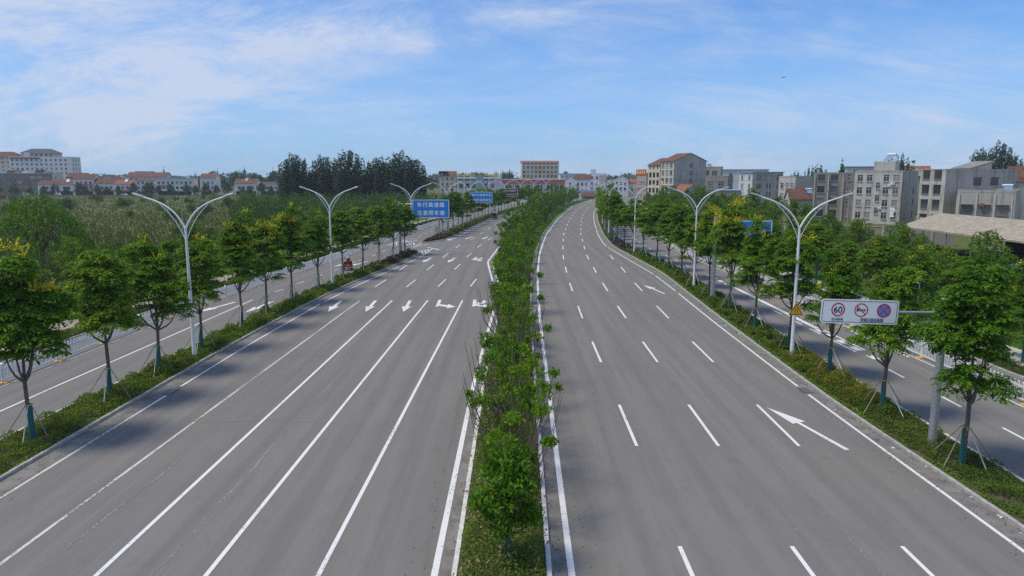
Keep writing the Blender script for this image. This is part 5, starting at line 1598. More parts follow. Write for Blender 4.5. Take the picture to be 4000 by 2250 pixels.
def solar(parent, x, y, z, rz=0.0, s=1.0):
    o = MB().add([(-.8, 0, .25), (.8, 0, .25), (.8, 1.3, 1.35), (-.8, 1.3, 1.35), (-.8, .03, .19), (.8, .03, .19), (.8, 1.33, 1.29), (-.8, 1.33, 1.29)], [(0, 1, 2, 3), (7, 6, 5, 4), (0, 4, 5, 1), (1, 5, 6, 2), (2, 6, 7, 3), (3, 7, 4, 0)]).build('solar_heater', M['solar_panel'], parent, loc=(x, y, z), rot=(0, 0, rz), scale=s)
    MB().tube([(-.95, 1.4, 1.5), (.95, 1.4, 1.5)], .22, 10).build('tank', M['sign_white'], o)
    for xx in (-.7, .7):
        MB().tube([(xx, 1.4, 0), (xx, 1.4, 1.3)], .03, 4).tube([(xx, .0, 0), (xx, 1.2, 1.15)], .03, 4).build('bracket', M['galvanised'], o)
    return o
def aircon(parent, x, y, z, rz=0):
    o = MB().box(-.4, .4, -.28, 0, 0, .55).build('air_conditioner', M['sign_white'], parent, loc=(x, y, z), rot=(0, 0, rz))
    m = MB(); disc(m, .1, .28, .0, .2, -.285, 14); m.build('fan_grille', M['sign_back'], o)
def box_part(parent, name, mat, *b):
    return MB().box(*b).build(name, M[mat], parent)
def pipe(parent, x, y, z0, z1, mat='frame_white', rad=.06):
    return MB().tube([(x, y, z0), (x, y, z1)], rad, 6).build('drainpipe', M[mat], parent)
def cage(parent, x, y, z, w, h, rz=0):
    m = MB(); d = .55
    for k in range(int(w / .22) + 1):
        xx = min(w, k * .22); m.box(xx - .012, xx + .012, -d, -d + .024, 0, h)
    for zz in (0, h / 2, h):
        m.box(0, w, -d - .001, -d + .02, zz - .015, zz + .015).box(-.012, .012, -d, 0, zz - .015, zz + .015).box(w - .012, w + .012, -d, 0, zz - .015, zz + .015)
    m.box(-.03, w + .03, -d - .05, 0, h + .016, h + .05)
    return m.build('window_cage', M['frame_bronze'], parent, loc=(x, y, z), rot=(0, 0, rz))

# --- right: five-storey gabled block with a cream front
f = grid(.7, 3.0, 3, 2.0 + 1.2, 3.25, 5, 1.9, 2.0)
b = building('gabled_block', 'grey five-storey house with red tiled gable roof and cream front', 69.0, 307, -67.5, 9.6, 16.8, 19.0, 'render_cream', f, [(8.2, 3.0 + 3.3 * k, 1.7, 1.9) for k in range(5)], (), 'gable', 'tile_red', 3.3, .5, side='concrete_grey', ridge='x', cat='building')
box_part(b, 'yellow_hanging', 'sign_yellow', .8, 2.4, -.12, -.05, 9.0, 10.4)
for z in (5.4, 8.65, 11.9, 15.15): box_part(b, 'string_course', 'render_white', -.02, 9.62, -.12, -.02, z, z + .22)
b = building('cream_block', 'cream four-storey house with dark open windows beside the grey gabled block', 65.1, 316.3, -67.5, 9.4, 14, 17.6, 'render_cream', [q + ('d',) for q in grid(.9, 2.9, 3, 5.2, 3.4, 3, 1.9, 2.2)] + [q + ('d',) for q in grid(1.1, 2.9, 3, 15.6, 3, 1, .8, 1.5)] + [(1.0, .1, 2.0, 3.4, 'd'), (3.9, .1, 2.0, 3.4, 'd'), (6.8, .1, 2.0, 3.4, 'd')], (), (), 'gable', 'tile_red', 2.9, .5, cat='building')
b = building('flat_annex', 'grey flat-roofed annex with broad windows behind the gabled block', 92.0, 317, -22, 8.2, 9, 16.3, 'concrete_grey', grid(.8, 3.6, 2, 2.4, 3.55, 4, 2.4, 1.9), grid(1, 3, 2, 2.4, 3.55, 4, 1.2, 1.8), (), 'flat', cat='building')
solar(b, 3.5, 2.5, 16.3, .6, 1.2)
b = building('roadside_shop', 'pink shop house with red roof billboard at the far right bend', 65.4, 350, -60, 7, 10, 12.5, 'render_pink', grid(.8, 2.1, 3, 2.6, 3.1, 3, 1.3, 1.5), (), (), 'flat', cat='shop')
bb = box_part(b, 'billboard', 'billboard_red', -.2, 7.2, -.3, -.1, 13.2, 15.8)
for k in range(4): box_part(bb, 'character_block', 'sign_yellow', .5 + 1.65 * k, 1.6 + 1.65 * k, -.33, -.302, 13.7, 15.3)
building('tiled_shed', 'low house with bright orange tiled gable before the grey block', 75.0, 285, 18, 7.5, 9, 6.5, 'concrete_grey', (), (), (), 'gable', 'tile_orange', 2.6, .4, ridge='y')
# --- four-storey white-and-grey house
b = building('four_storey_house', 'four-storey house with white front and grey gridded side under a pale blue roof edge', 93.8, 280, -67.5, 7.8, 15.2, 14.0, 'render_white', grid(1.2, 4.2, 2, 1.2, 3.3, 4, 1.1, 1.8), [(2.0 + 5.0 * i, 1.1 + 3.3 * j, 2.3, 2.0) for j in range(4) for i in range(3)], (), 'slab', 'sheet_blue', over=.5, side='concrete_grey', cat='building')
for i in range(3): cage(b, 7.82, 2.0 + 5 * i, 1.0, 2.3, 2.1, math.pi / 2)
pipe(b, 2.9, -.1, 0, 13.8); pipe(b, 7.6, -.1, 0, 13.8)
building('dark_house', 'dark weathered house squeezed left of the four-storey white house', 89.0, 296, -30, 9.5, 9, 12.2, 'concrete_dark', grid(1.4, 4.2, 2, 1.6, 3.4, 3, 2.2, 1.9), (), (), 'flat')
building('long_roof_house', 'long low white storey with pale blue roof edge behind the four-storey house', 122.0, 342, -12, 31, 9, 15.6, 'render_white', grid(3, 5, 6, 12.6, 3, 1, 1.6, 1.4), (), (), 'slab', 'sheet_blue', over=.6, group=None)
building('blue_roof_hut', 'small hut with light blue roof under the trees before the four-storey house', 78.5, 246, -20, 8, 7, 7.6, 'concrete_grey', grid(2, 3, 2, 4, 3, 1, 1.2, 1.2), (), (), 'slab', 'sheet_blue', over=.5)
# --- three-storey house with pink ground floor
b = building('three_storey_house', 'pale three-storey house with pink lower floor and grey blank side', 99.5, 252, -52, 6.4, 15, 12.0, 'concrete_pale', grid(.7, 2.0, 3, 4.6, 3.6, 2, 1.2, 1.9) + grid(.8, 2.2, 2, 1.2, 3, 1, 1.3, 1.7), (), (), 'flat', side='concrete_grey')
box_part(b, 'pink_floor_band', 'render_pink', -.04, 6.44, -.06, -.02, 3.6, 3.9)
b2 = building('tile_roof_outbuilding', 'low outbuilding with brown tiled roof and a small red solar heater', 101.5, 226, -10, 13, 8, 5.4, 'concrete_pale', (), (), (), 'gable', 'tile_brown', 3.0, .5)
solar(b2, 6.5, 1.6, 6.8, .2, 1.1)
building('tile_roof_outbuilding', 'second low outbuilding with red brown tiled roof behind the ivy', 111.5, 214, -10, 10, 8, 5.6, 'concrete_pale', (), (), (), 'gable', 'tile_red', 2.4, .4)
# --- dark concrete row with pilasters
fr = [(1.0 + 3.4 * i, 1.1 + 3.35 * j, 1.9, 1.9, 'b') for j in range(4) for i in range(2)] + [(8.6 + 2.3 * i, 1.1 + 3.35 * j, .9, 1.7) for j in range(4) for i in range(2)] + [(13.2 + 3.6 * i, 1.3 + 3.35 * j, 1.3, 1.9) for j in range(4) for i in range(2)]
b = building('weathered_row', 'stained dark concrete row of four storeys with ribs and drainpipes', 105.2, 196, -24, 21.0, 11, 13.0, 'concrete_dark', fr, (), (), 'flat', side='concrete_dark', cat='building')
for u in (.1, 3.6, 7.3, 12.4, 16.4, 19.9): box_part(b, 'rib', 'concrete_grey', u, u + .35, -.32, -.005, 0, 12.9)
for u in (3.9, 7.7): pipe(b, u, -.42, 0, 12.2)
box_part(b, 'balcony', 'concrete_dark', 12.9, 17.9, -1.1, -.33, 8.6, 12.6)
aircon(b, 13.6, -1.11, 9.4)
b = building('low_white_house', 'low white house with flat roof rising behind the weathered row', 122.5, 236, -14, 12.0, 8, 15.4, 'render_white', [(2.2, 12.2, 1.4, 2.4)], (), (), 'slab', 'roof_felt', over=.4)
building('grey_roof_hall', 'grey pitched roof hall behind the weathered row', 136, 239, -14, 12.5, 9, 12.6, 'concrete_grey', (), (), (), 'gable', 'roof_felt', 2.2, .4)
# --- pale block with four window columns
fr = [(u, 1.3 + 3.25 * j, 1.35, 1.75) for j in range(4) for u in (.7, 3.0, 7.0, 9.3)] + [(5.3, 2.6 + 3.25 * j, 1.0, 1.7) for j in range(3)]
b = building('pale_block', 'pale weathered four-storey block with white windows and a rooftop water tank room', 100.0, 184, -40, 11.4, 19, 13.4, 'concrete_pale', fr, [(13.6, 1.3 + 3.25 * j, 1.5, 1.8, 'b') for j in range(3)], (), 'flat', side='concrete_grey', cat='building')
th = box_part(b, 'roof_room', 'concrete_pale', 4.4, 9.4, .4, 5.5, 13.91, 16.2)
solar(b, 7.2, 1.2, 16.2, -.4, 1.25)
aircon(b, 8.6, -.02, 9.8); aircon(b, 9.4, -.02, 10.3); aircon(b, 6.6, -.02, 3.9)
pipe(b, 11.46, 9.6, 0, 13.2, rad=.09)
cl = MB()
for k in range(7):
    z = 4.4 - k * .35; w = .75 + .2 * math.sin(k * 1.1)
    cl.add([(9.4 - w * .3, -.22 - .05 * math.sin(k), z), (9.4 + w, -.20 + .05 * math.sin(k * 2), z), (9.4 + w + .05, -.2, z - .36), (9.4 - w * .3 - .05, -.24, z - .36)], [(0, 1, 2, 3)])
cl.build('hanging_sheet', M['sign_white'], b)
# --- big grey block on the right
fr = [(.7 + 3.2 * i, 1.2 + 3.5 * j, 2.0, 2.1, 'b') for j in range(4) for i in range(2)]
b = building('grey_block', 'big grey four-storey block with caged windows and a large blank stained wall', 101.4, 168, -72.5, 7.0, 22.5, 13.6, 'concrete_pale', fr, [(8.6, 10.2, 2.6, 2.0, 'b'), (14.0, 10.2, 2.6, 2.0, 'b'), (8.2, 6.4, 2.6, 2.0, 'b'), (7.0, 2.4, 2.6, 2.2, 'b'), (13.6, 6.6, 2.4, 1.8, 'b')], (), 'flat', side='concrete_grey', cat='building')
for j in range(4):
    for i in range(2): cage(b, .7 + 3.2 * i, 0, 1.2 + 3.5 * j, 2.0, 2.2)
aircon(b, 1.6, -.02, 2.0)
q = MB().add([(2.0, 8.0, 14.11), (7.0, 8.0, 14.11), (7.0, 14.0, 14.11), (2.0, 14.0, 14.11), (2.0, 8.0, 14.3), (7.0, 8.0, 14.3), (7.0, 14.0, 15.7), (2.0, 14.0, 15.7)], [(0, 3, 2, 1), (4, 5, 6, 7), (0, 1, 5, 4), (1, 2, 6, 5), (2, 3, 7, 6), (3, 0, 4, 7)])
q.build('stair_house', M['concrete_pale'], b)
MB().add([(1.7, 7.4, 14.2), (7.3, 7.4, 14.2), (7.3, 14.4, 15.85), (1.7, 14.4, 15.85), (1.7, 7.4, 14.4), (7.3, 7.4, 14.4), (7.3, 14.4, 16.05), (1.7, 14.4, 16.05)], [(0, 3, 2, 1), (4, 5, 6, 7), (0, 1, 5, 4), (1, 2, 6, 5), (2, 3, 7, 6), (3, 0, 4, 7)]).build('stair_roof', M['roof_felt'], b)
building('orange_roof_house', 'house with orange tiled roof peeping over the pale block', 148.0, 254, -20, 9.0, 8, 13.4, 'render_white', (), (), (), 'gable', 'tile_orange', 2.6, .4)
# --- low front block at the right edge
fr = [(.8 + 3.2 * i, .9 + 3.3 * j, 2.2, 2.1, 'b') for j in range(2) for i in range(3)]
b = building('low_grey_block', 'lower grey block at the right edge with three caged windows and red awning', 104.6, 148.5, -37, 10.4, 26, 9.0, 'concrete_grey', fr, (), (), 'flat', side='concrete_grey', cat='building')
for j in range(2):
    for i in range(3): cage(b, .8 + 3.2 * i, 0, .9 + 3.3 * j, 2.2, 2.2)
for u in (.15, 3.35, 6.6): box_part(b, 'rib', 'concrete_pale', u, u + .4, -.22, -.005, 0, 8.9)
pipe(b, 9.9, -.12, 0, 8.2, rad=.09); pipe(b, .05, -.15, 0, 8.2, rad=.09)
box_part(b, 'red_cloth', 'tile_orange', 4.2, 5.1, -.72, -.66, 6.0, 6.7)
solar(b, 9.0, 3.0, 9.0, .3, 1.0)
building('brown_roof_house', 'house with brown tiled roof cut by the right edge of the view', 140, 172, -15, 17, 10, 11.2, 'concrete_pale', grid(3, 4, 3, 7.0, 3, 1, 1.5, 1.8), (), (), 'gable', 'tile_brown', 3.6, .4)
# --- market shed with ribbed roof
sh = thing('market_shed', 'long open shed with a beige shingled hip roof on posts at the right edge', 'shed', (62.0, 60.0, 0))
simple('shingle_beige', (.40, .355, .275), .85, var=.22, scale=1.1, dirt=((.27, .235, .18), 2.0, .5, .7))
simple('sheet_grey', (.52, .53, .53), .5, .1, .4, var=.12, scale=.7)
nx, ny = 10, 54
for j in range(0, ny, 1): pass
rfm = MB()
def slope(u, v):   # u 0..1 from eave to ridge, v along
    return (0 + 11.0 * u, v, 4.45 + 1.7 * u)
rfm.add([(0, 0, 4.45), (0, 54, 4.45), (11, 62, 6.15), (11, 0, 6.15), (22, 54, 4.45), (22, 0, 4.45)], [(0, 3, 2, 1), (1, 2, 4), (3, 5, 4, 2)])
rfm.add([(0, 0, 4.28), (0, 54, 4.28), (22, 54, 4.28), (22, 0, 4.28), (0, 0, 4.449), (0, 54, 4.449), (22, 54, 4.449), (22, 0, 4.449)], [(0, 1, 2, 3), (0, 4, 5, 1), (1, 5, 6, 2), (2, 6, 7, 3), (3, 7, 4, 0)])
roof = rfm.build('roof', M['shingle_beige'], sh)
nrm = Vector((-1.7, 0, 11.0)).normalized()
for k in range(14):         # overlapping shingle courses
    u0 = k / 14; u1 = (k + 1.05) / 14
    y1 = 54 + 8 * u0 - .15; a = Vector(slope(u0, 0)) + nrm * .055; b_ = Vector(slope(min(1, u1), 0)) + nrm * .012
    MB().add([a, (a.x, y1, a.z), (b_.x, y1 + .5, b_.z), b_, (a.x, 0, a.z - .05), (a.x, y1, a.z - .05)], [(0, 3, 2, 1), (0, 1, 5, 4)]).build('shingle_course', M['shingle_beige'], roof)
for k in range(10):
    MB().tube([(.5, 1.5 + k * 5.8, 0), (.5, 1.5 + k * 5.8, 4.27)], .09, 7).build('post', M['galvanised'], sh)
    MB().tube([(21.5, 1.5 + k * 5.8, 0), (21.5, 1.5 + k * 5.8, 4.27)], .09, 7).build('post', M['galvanised'], sh)
MB().box(16.0, 16.2, 0, 52, 0, 4.2).build('back_wall', M['window_dark'], sh)
b = thing('blue_roof_lean_to', 'low lean-to with pale blue corrugated sheet roof below the market shed', 'shed', (55.5, 62, 0))
lr = MB()
for k in range(40):
    y0_, y1_ = k * .45, (k + 1) * .45
    lr.add([(0, y0_, 2.3 + .05 * (k % 2)), (0, y1_, 2.3 + .05 * ((k + 1) % 2)), (5.5, y1_, 3.0 + .05 * ((k + 1) % 2)), (5.5, y0_, 3.0 + .05 * (k % 2))], [(0, 1, 2, 3)])
lr.build('roof', M['sheet_blue'], b)
for k in range(4):
    MB().tube([(.3, .4 + k * 5.6, 0), (.3, .4 + k * 5.6, 2.33)], .06, 6).tube([(5.2, .4 + k * 5.6, 0), (5.2, .4 + k * 5.6, 2.95)], .06, 6).build('post', M['galvanised'], b)
b = thing('sheet_roof_hall', 'hall with pale ribbed sheet metal roof behind the market shed', 'shed', (84.5, 66, 0))
MB().box(0.3, 21.7, .3, 45.7, 0, 5.0).build('wall', M['concrete_grey'], b)
rr = MB().add([(0, 0, 5.02), (0, 46, 5.02), (11, 46, 7.3), (11, 0, 7.3), (22, 46, 5.02), (22, 0, 5.02)], [(0, 3, 2, 1), (3, 5, 4, 2), (1, 2, 4), (0, 5, 3), (0, 1, 4, 5)]).build('roof', M['sheet_grey'], b)
for k in range(12):
    MB().add([(-.05, 2 + k * 3.8, 5.06), (-.05, 2.3 + k * 3.8, 5.06), (11, 2.3 + k * 3.8, 7.36), (11, 2 + k * 3.8, 7.36)], [(0, 3, 2, 1)]).build('rib', M['sheet_pale'], rr)
# old yard walls
for (x0, y0, x1, y1, h, lb) in ((50, 152, 74, 137, 2.6, 'long stained yard wall below the pale block'), (70, 134, 80, 128, 3.2, 'old stone yard wall beside the market shed')):
    d = Vector((x1 - x0, y1 - y0)); r = thing('yard_wall', lb, 'wall', (x0, y0, 0), math.atan2(d.y, d.x))
    MB().box(0, d.length, -.12, .12, -.05, h).build('wall', M['concrete_dark'], r)
    MB().box(-.05, d.length + .05, -.18, .18, h + .001, h + .12).build('coping', M['concrete_grey'], r)
    for k in range(int(d.length / 4) + 1): MB().box(k * 4 - .2, k * 4 + .2, -.24, -.121, -.05, h - .1).build('pier', M['concrete_grey'], r)

# --- far end of the road
cols = ['orange_wall', 'render_cream']
pat = ['ccccccccc', 'ccc' + 'ooo' + 'ccc', 'oc' + 'c' + 'c' + 'o' + 'c' + 'oo' + 'c', 'ooo' + 'cccc' + 'oo']
fr = [(1.2 + 3.3 * i, z, 1.7, 1.8, 'b') for z in (5.0, 8.5, 12.0, 15.5, 19.0) for i in range(9)] + [(1.2 + 3.3 * i, 22.6, 1.6, 1.0, 'd') for i in range(9)]
b = building('coloured_block', 'white five-storey block with orange and cream gridded front at the far end of the road', 39.0, 598, 4, 31.0, 12, 23.8, 'render_cream', fr, (), [(4.5, 3.5 + 3.5 * j, .8, 1.6) for j in range(6)] + [(6.2, 3.5 + 3.5 * j, .8, 1.6) for j in range(6)], 'gable', 'tile_orange', 1.6, .5, side='render_white', cat='building')
for r_, z in enumerate((19.0, 15.5, 12.0)):
    for i in range(9):
        if pat[r_ + 1][i] == 'o':
            box_part(b, 'orange_panel', 'orange_wall', .35 + 3.3 * i, 1.15 + 3.3 * i, -.10, -.02, z - 1.2, z + 2.1)
            box_part(b, 'orange_panel', 'orange_wall', 1.2 + 3.3 * i, 2.9 + 3.3 * i, -.10, -.02, z - 1.2, z - .12)
            box_part(b, 'orange_panel', 'orange_wall', 2.95 + 3.3 * i, 3.45 + 3.3 * i, -.10, -.02, z - 1.2, z + 2.1)
for i in range(10): box_part(b, 'pilaster', 'render_white', .02 + 3.3 * i, .30 + 3.3 * i, -.25, -.005, 2.6, 22.2)
for z in (3.5, 7.0, 10.5, 14.1, 17.6, 21.2): box_part(b, 'string_course', 'render_white', 0, 30.6, -.30, -.251, z, z + .3)
box_part(b, 'green_band', 'green_wall', 8, 24, -.2, -.01, 9.0, 10.3)
b = thing('red_canopy', 'long flat building with a red fascia stretched across the end of the road', 'building', (-7.5, 470, 0), .01)
MB().box(0, 53, 0, 14, 8.2, 10.4).build('fascia', M['red_fascia'], b)
MB().box(-.3, 53.3, -.3, 14.3, 10.401, 10.8).build('roof', M['render_white'], b)
for k in range(9): MB().box(1 + 6.2 * k, 1.6 + 6.2 * k, .5, 1.1, 0, 8.19).build('column', M['render_white'], b)
MB().box(1, 52, 1.6, 13.5, 0, 8.19).build('wall', M['render_white'], b)
for k in range(7): MB().box(3 + 6.8 * k, 7 + 6.8 * k, 1.5, 1.599, 3.6, 6.8).build('window', M['window_glass'], b)
b = building('cream_gable_house', 'cream three-storey house with brown tiled roof left of the far restaurant', -34.2, 440, 4, 10.2, 9, 13.0, 'render_cream', grid(1.1, 2.9, 3, 3.6, 3.4, 3, 1.5, 1.6), (), (), 'gable', 'tile_red', 2.6, .5, 'b', side='render_white')
box_part(b, 'red_band', 'tile_orange', -.02, 10.22, -.1, -.02, 6.1, 6.5); box_part(b, 'roof_canopy', 'sheet_pale', -1, 5, -1, 5, 15.6, 15.8)
MB().tube([(1, 2, 13), (1, 2, 15.6)], .1, 5).tube([(4, 2, 14.5), (4, 2, 15.6)], .1, 5).build('canopy_post', M['galvanised'], b)
fr = grid(1.2, 3.9, 6, 5.6, 4.6, 2, 2.6, 2.6)
b = building('restaurant', 'long white restaurant with columns and glass gable entrance at the far bend', -6.8, 442, 4, 27, 10, 11.6, 'render_white', fr, (), (), 'flat', style='b', cat='building')
for k in range(8): box_part(b, 'column', 'render_white', .2 + 3.8 * k, .8 + 3.8 * k, -1.2, -.6, 0, 11.0)
box_part(b, 'eave', 'sheet_pale', -.5, 27.5, -1.6, -.05, 11.0, 11.5)
MB().prism([(12.0, 0), (16.2, 0), (16.2, 12.4), (14.1, 14.2), (12.0, 12.4)], 'y', -1.9, -1.25).build('glass_gable', M['glass_teal'], b)
for k in range(9): box_part(b, 'roof_letter', 'sign_yellow', 2.0 + 1.05 * k, 2.8 + 1.05 * k, .3, .5, 12.4, 13.6)
for k in range(9): box_part(b, 'roof_letter', 'sign_yellow', 17.2 + 1.02 * k, 17.95 + 1.02 * k, .3, .5, 12.4, 13.8)
H = [('blue_edge_house', 'white three-storey house with light blue roof edge right of the coloured block', 53.8, 522, 4, 19, 9, 14.4, 'render_white', grid(1.2, 3.0, 6, 4.6, 3.6, 3, 1.0, 1.5), 'slab', 'sheet_blue', 'x', 1),
     ('white_gable_house', 'white gabled house with brown tiled roof near the far bend', 46.9, 430, -8, 8.8, 10, 11.0, 'render_white', grid(.9, 2.4, 3, 3.6, 3.6, 2, 1.3, 1.5), 'gable', 'tile_brown', 'x', 2.6),
     ('small_gable_house', 'small white gable with one attic window left of the far bend', 39.6, 445, -4, 6.6, 9, 10.6, 'render_white', grid(2.4, 2, 1, 7.4, 3, 1, 1.2, 1.3), 'gable', 'tile_brown', 'y', 2.4),
     ('grey_white_house', 'white and grey flat-roofed house with rooftop room beyond the far bend', 58.4, 452, -10, 9.6, 10, 14.0, 'render_white', grid(1, 3, 3, 4.2, 3.4, 3, 1.3, 1.5), 'flat', 'roof_felt', 'x', 1),
     ('pale_gable_house', 'pale gabled house with white roof among the far right trees', 73.0, 450, -10, 9.0, 9, 10.4, 'render_white', grid(1, 2.6, 3, 4.0, 3.4, 2, 1.4, 1.7), 'gable', 'sheet_pale', 'y', 2.6),
     ('orange_roof_house', 'far house with orange tiled roof right of the pale gable', 80.6, 452, -10, 6.4, 8, 8.8, 'render_cream', grid(1, 2.6, 2, 3.6, 3.4, 1, 1.2, 1.4), 'gable', 'tile_orange', 'x', 2.2),
     ('low_blue_shed', 'low white shed with pale blue roof at the end of the road', 50.2, 408, -4, 13, 8, 4.6, 'render_white', (), 'slab', 'sheet_blue', 'x', 1),
     ('red_mound_roof', 'small reddish brown roof beside the end of the road', 46.0, 398, -4, 7, 6, 1.6, 'brick_brown', (), 'gable', 'tile_brown', 'x', 2.0)]
for (nm, lb, x, y, dg, w, d, h, wl, fr, rf, rm, rdg, rs) in H:
    b = building(nm, lb, x, y, dg, w, d, h, wl, fr, (), (), rf, rm, rs, .4, 'b', ridge=rdg)
    if nm == 'grey_white_house':
        box_part(b, 'roof_room', 'render_white', .5, 3.6, 2, 6, 14.51, 17.0); box_part(b, 'grey_bay', 'concrete_grey', 6.2, 9.5, -.6, -.01, 0, 13.2)
# --- left town
fr = grid(1.5, 4.4, 14, 1.2, 3.3, 4, 2.9, 1.8)
b = building('brown_apartments', 'long brown brick apartment block with balconies and pale roof edge at the left edge', -313.5, 490, 6, 64, 13, 14.6, 'brick_brown', fr, grid(4, 4, 1, 4.6, 3.3, 3, 1.6, 1.6), (), 'slab', 'sheet_pale', over=.3, side='render_cream', cat='building', style='w')
for j in range(4):
    for i in range(0, 14, 2): box_part(b, 'balcony', 'brick_brown', 1.2 + 4.4 * i, 4.8 + 4.4 * i, -.9, -.01, .3 + 3.3 * j, 1.3 + 3.3 * j)
for k in range(7): box_part(b, 'roof_shed', ['sheet_blue', 'tile_brown', 'roof_felt', 'sheet_pale'][k % 4], 30 + 4.6 * k, 33.6 + 4.6 * k, 2, 7, 14.9, 16.0 + .5 * (k % 3))
fr = grid(1.6, 3.4, 12, 3.0, 3.2, 7, 1.5, 1.6)
b = building('cream_apartments', 'tall cream apartment block with slate hipped penthouse roofs', -330.0, 540, 6, 44, 14, 25.0, 'render_white', fr, grid(2, 4, 3, 3.0, 3.2, 7, 1.4, 1.6), (), 'flat', style='b', cat='building', sills=False, base=1.6)
box_part(b, 'plinth', 'render_cream', .1, 43.9, .1, 13.9, -1.7, -.01)
pent = box_part(b, 'penthouse', 'render_cream', 8, 32, 2, 12, 25.01, 28.2)
MB().add([(7, 1, 28.21), (33, 1, 28.21), (33, 13, 28.21), (7, 13, 28.21), (13, 7, 31.6), (27, 7, 31.6)], [(0, 1, 5, 4), (1, 2, 5), (2, 3, 4, 5), (3, 0, 4)]).build('slate_roof', M['tile_slate'], b)
box_part(b, 'white_dormer', 'render_white', 11, 15, 0, 2, 25.51, 28.6); box_part(b, 'tile_skirt', 'tile_brown', 1, 22, -.6, -.04, 24.0, 24.9)
for k in range(4): box_part(pent, 'window', 'window_glass', 18 + 3.4 * k, 19.6 + 3.4 * k, 1.93, 1.995, 25.9, 27.5)
b = building('beige_tower', 'beige apartment tower with brown roof at the far left edge', -373.0, 545, 6, 26, 14, 27.0, 'render_cream', grid(2, 4.0, 6, 3.0, 3.2, 8, 1.3, 1.6), (), (), 'hip', 'tile_brown', 4.2, .8, 'b', cat='building', sills=False)
T = [('stone_yard_house', 'white two-storey house with white rooftop tanks at the foot of the cream block', -305.0, 480, 4, 12.0, 9, 7.4, 'render_white', 'tile_brown', 2.4, 2),
     ('red_roof_shop', 'two-storey shop with low bright red tiled roof', -294.6, 482, 4, 9.6, 9, 7.6, 'render_white', 'tile_red', 2.8, 2),
     ('three_storey_shop', 'three-storey shop with brown tiled roof and red balcony band', -281.0, 482, 4, 13.0, 10, 11.0, 'render_white', 'tile_brown', 3.0, 3),
     ('brown_roof_shop', 'white shop with long brown roof right of the three-storey shop', -267.2, 482, 4, 13.4, 10, 8.0, 'render_white', 'tile_brown', 3.2, 2),
     ('orange_roof_shop', 'white shop with orange brown roof behind a thin pole', -253.0, 482, 4, 13.8, 10, 7.6, 'render_white', 'tile_orange', 2.6, 2),
     ('white_terrace', 'white terrace house with red tile edge left of the blue roof', -240.0, 482, 4, 12.6, 10, 9.8, 'render_white', 'tile_red', 1.0, 3),
     ('white_corner_house', 'white three-storey house with red roof at the right end of the terrace', -200.6, 486, 4, 10.4, 10, 11.8, 'render_white', 'tile_red', 2.6, 3),
     ('white_end_house', 'white house with brown red roof beside the poplars', -172.0, 484, 4, 15.0, 10, 8.0, 'render_white', 'tile_red', 2.8, 2),
     ('white_low_house', 'low white house half hidden by the first poplar', -156.0, 480, 4, 13.0, 10, 7.6, 'render_white', 'tile_brown', 1.2, 2)]
for i, (nm, lb, x, y, dg, w, d, h, wl, rm, rs, nf) in enumerate(T):
    nw = int((w - 1) // 2.9)
    b = building(nm, lb, x, y, dg, w, d, h, wl, grid((w - nw * 2.9) / 2 + .5, 2.9, nw, 4.3, 3.2, nf - 1, 1.9, 1.6) + [(.8, .1, w - 1.6, 2.6, 'd')], (), (), 'gable', rm, rs, .4, 'b')
    if i in (2, 3, 4): box_part(b, 'shop_sign', 'red_fascia', .5, w - .5, -.25, -.02, 2.9, 3.7)
    if i == 2: box_part(b, 'balcony_band', 'billboard_red', -.1, w + .1, -.9, -.02, 6.6, 7.4)
    if i in (1, 4, 7): solar(b, w * .5, 2, h + 1.2, 0, 1.2)
b = building('blue_roof_terrace', 'white three-storey terrace under a long bright blue sheet roof', -214.5, 482, 4, 24.0, 10, 11.2, 'render_white', grid(1.0, 2.95, 8, 4.3, 3.3, 2, 1.9, 1.6) + [(1, .1, 22, 2.6, 'd')], (), (), 'slab', 'sheet_blue', over=.5, style='b')
box_part(b, 'shop_sign', 'red_fascia', 1, 11, -.3, -.02, 5.9, 6.9); box_part(b, 'awning', 'sheet_blue', 2, 9, -2.6, -.05, 3.0, 3.2)
for i, (x, y, w, h, rm, wl, lb) in enumerate(((-285, 520, 15, 10.8, 'tile_brown', 'concrete_grey', 'grey gabled house rising behind the brown roof shop'), (-269, 525, 12, 12.6, 'tile_red', 'concrete_pale', 'pale upper house with red roof behind the terrace, left'), (-251, 522, 18, 12.4, 'tile_red', 'concrete_pale', 'pale upper house with red roof behind the terrace, right'),
                                       (-309, 520, 13, 12.0, 'tile_brown', 'brick_brown', 'dark brown house at the foot of the cream apartments'), (-297, 590, 12, 16.4, 'roof_felt', 'concrete_pale', 'pale flat building far behind the left terrace'))):
    building('rear_house', lb, x, y, 4, w, 10, h, wl, grid(2, 4, 4, h - 2.6, 3, 1, 1.5, 1.4), (), (), 'gable' if i < 4 else 'flat', rm, 3.0, .4, 'b', ridge='y' if i == 0 else 'x')

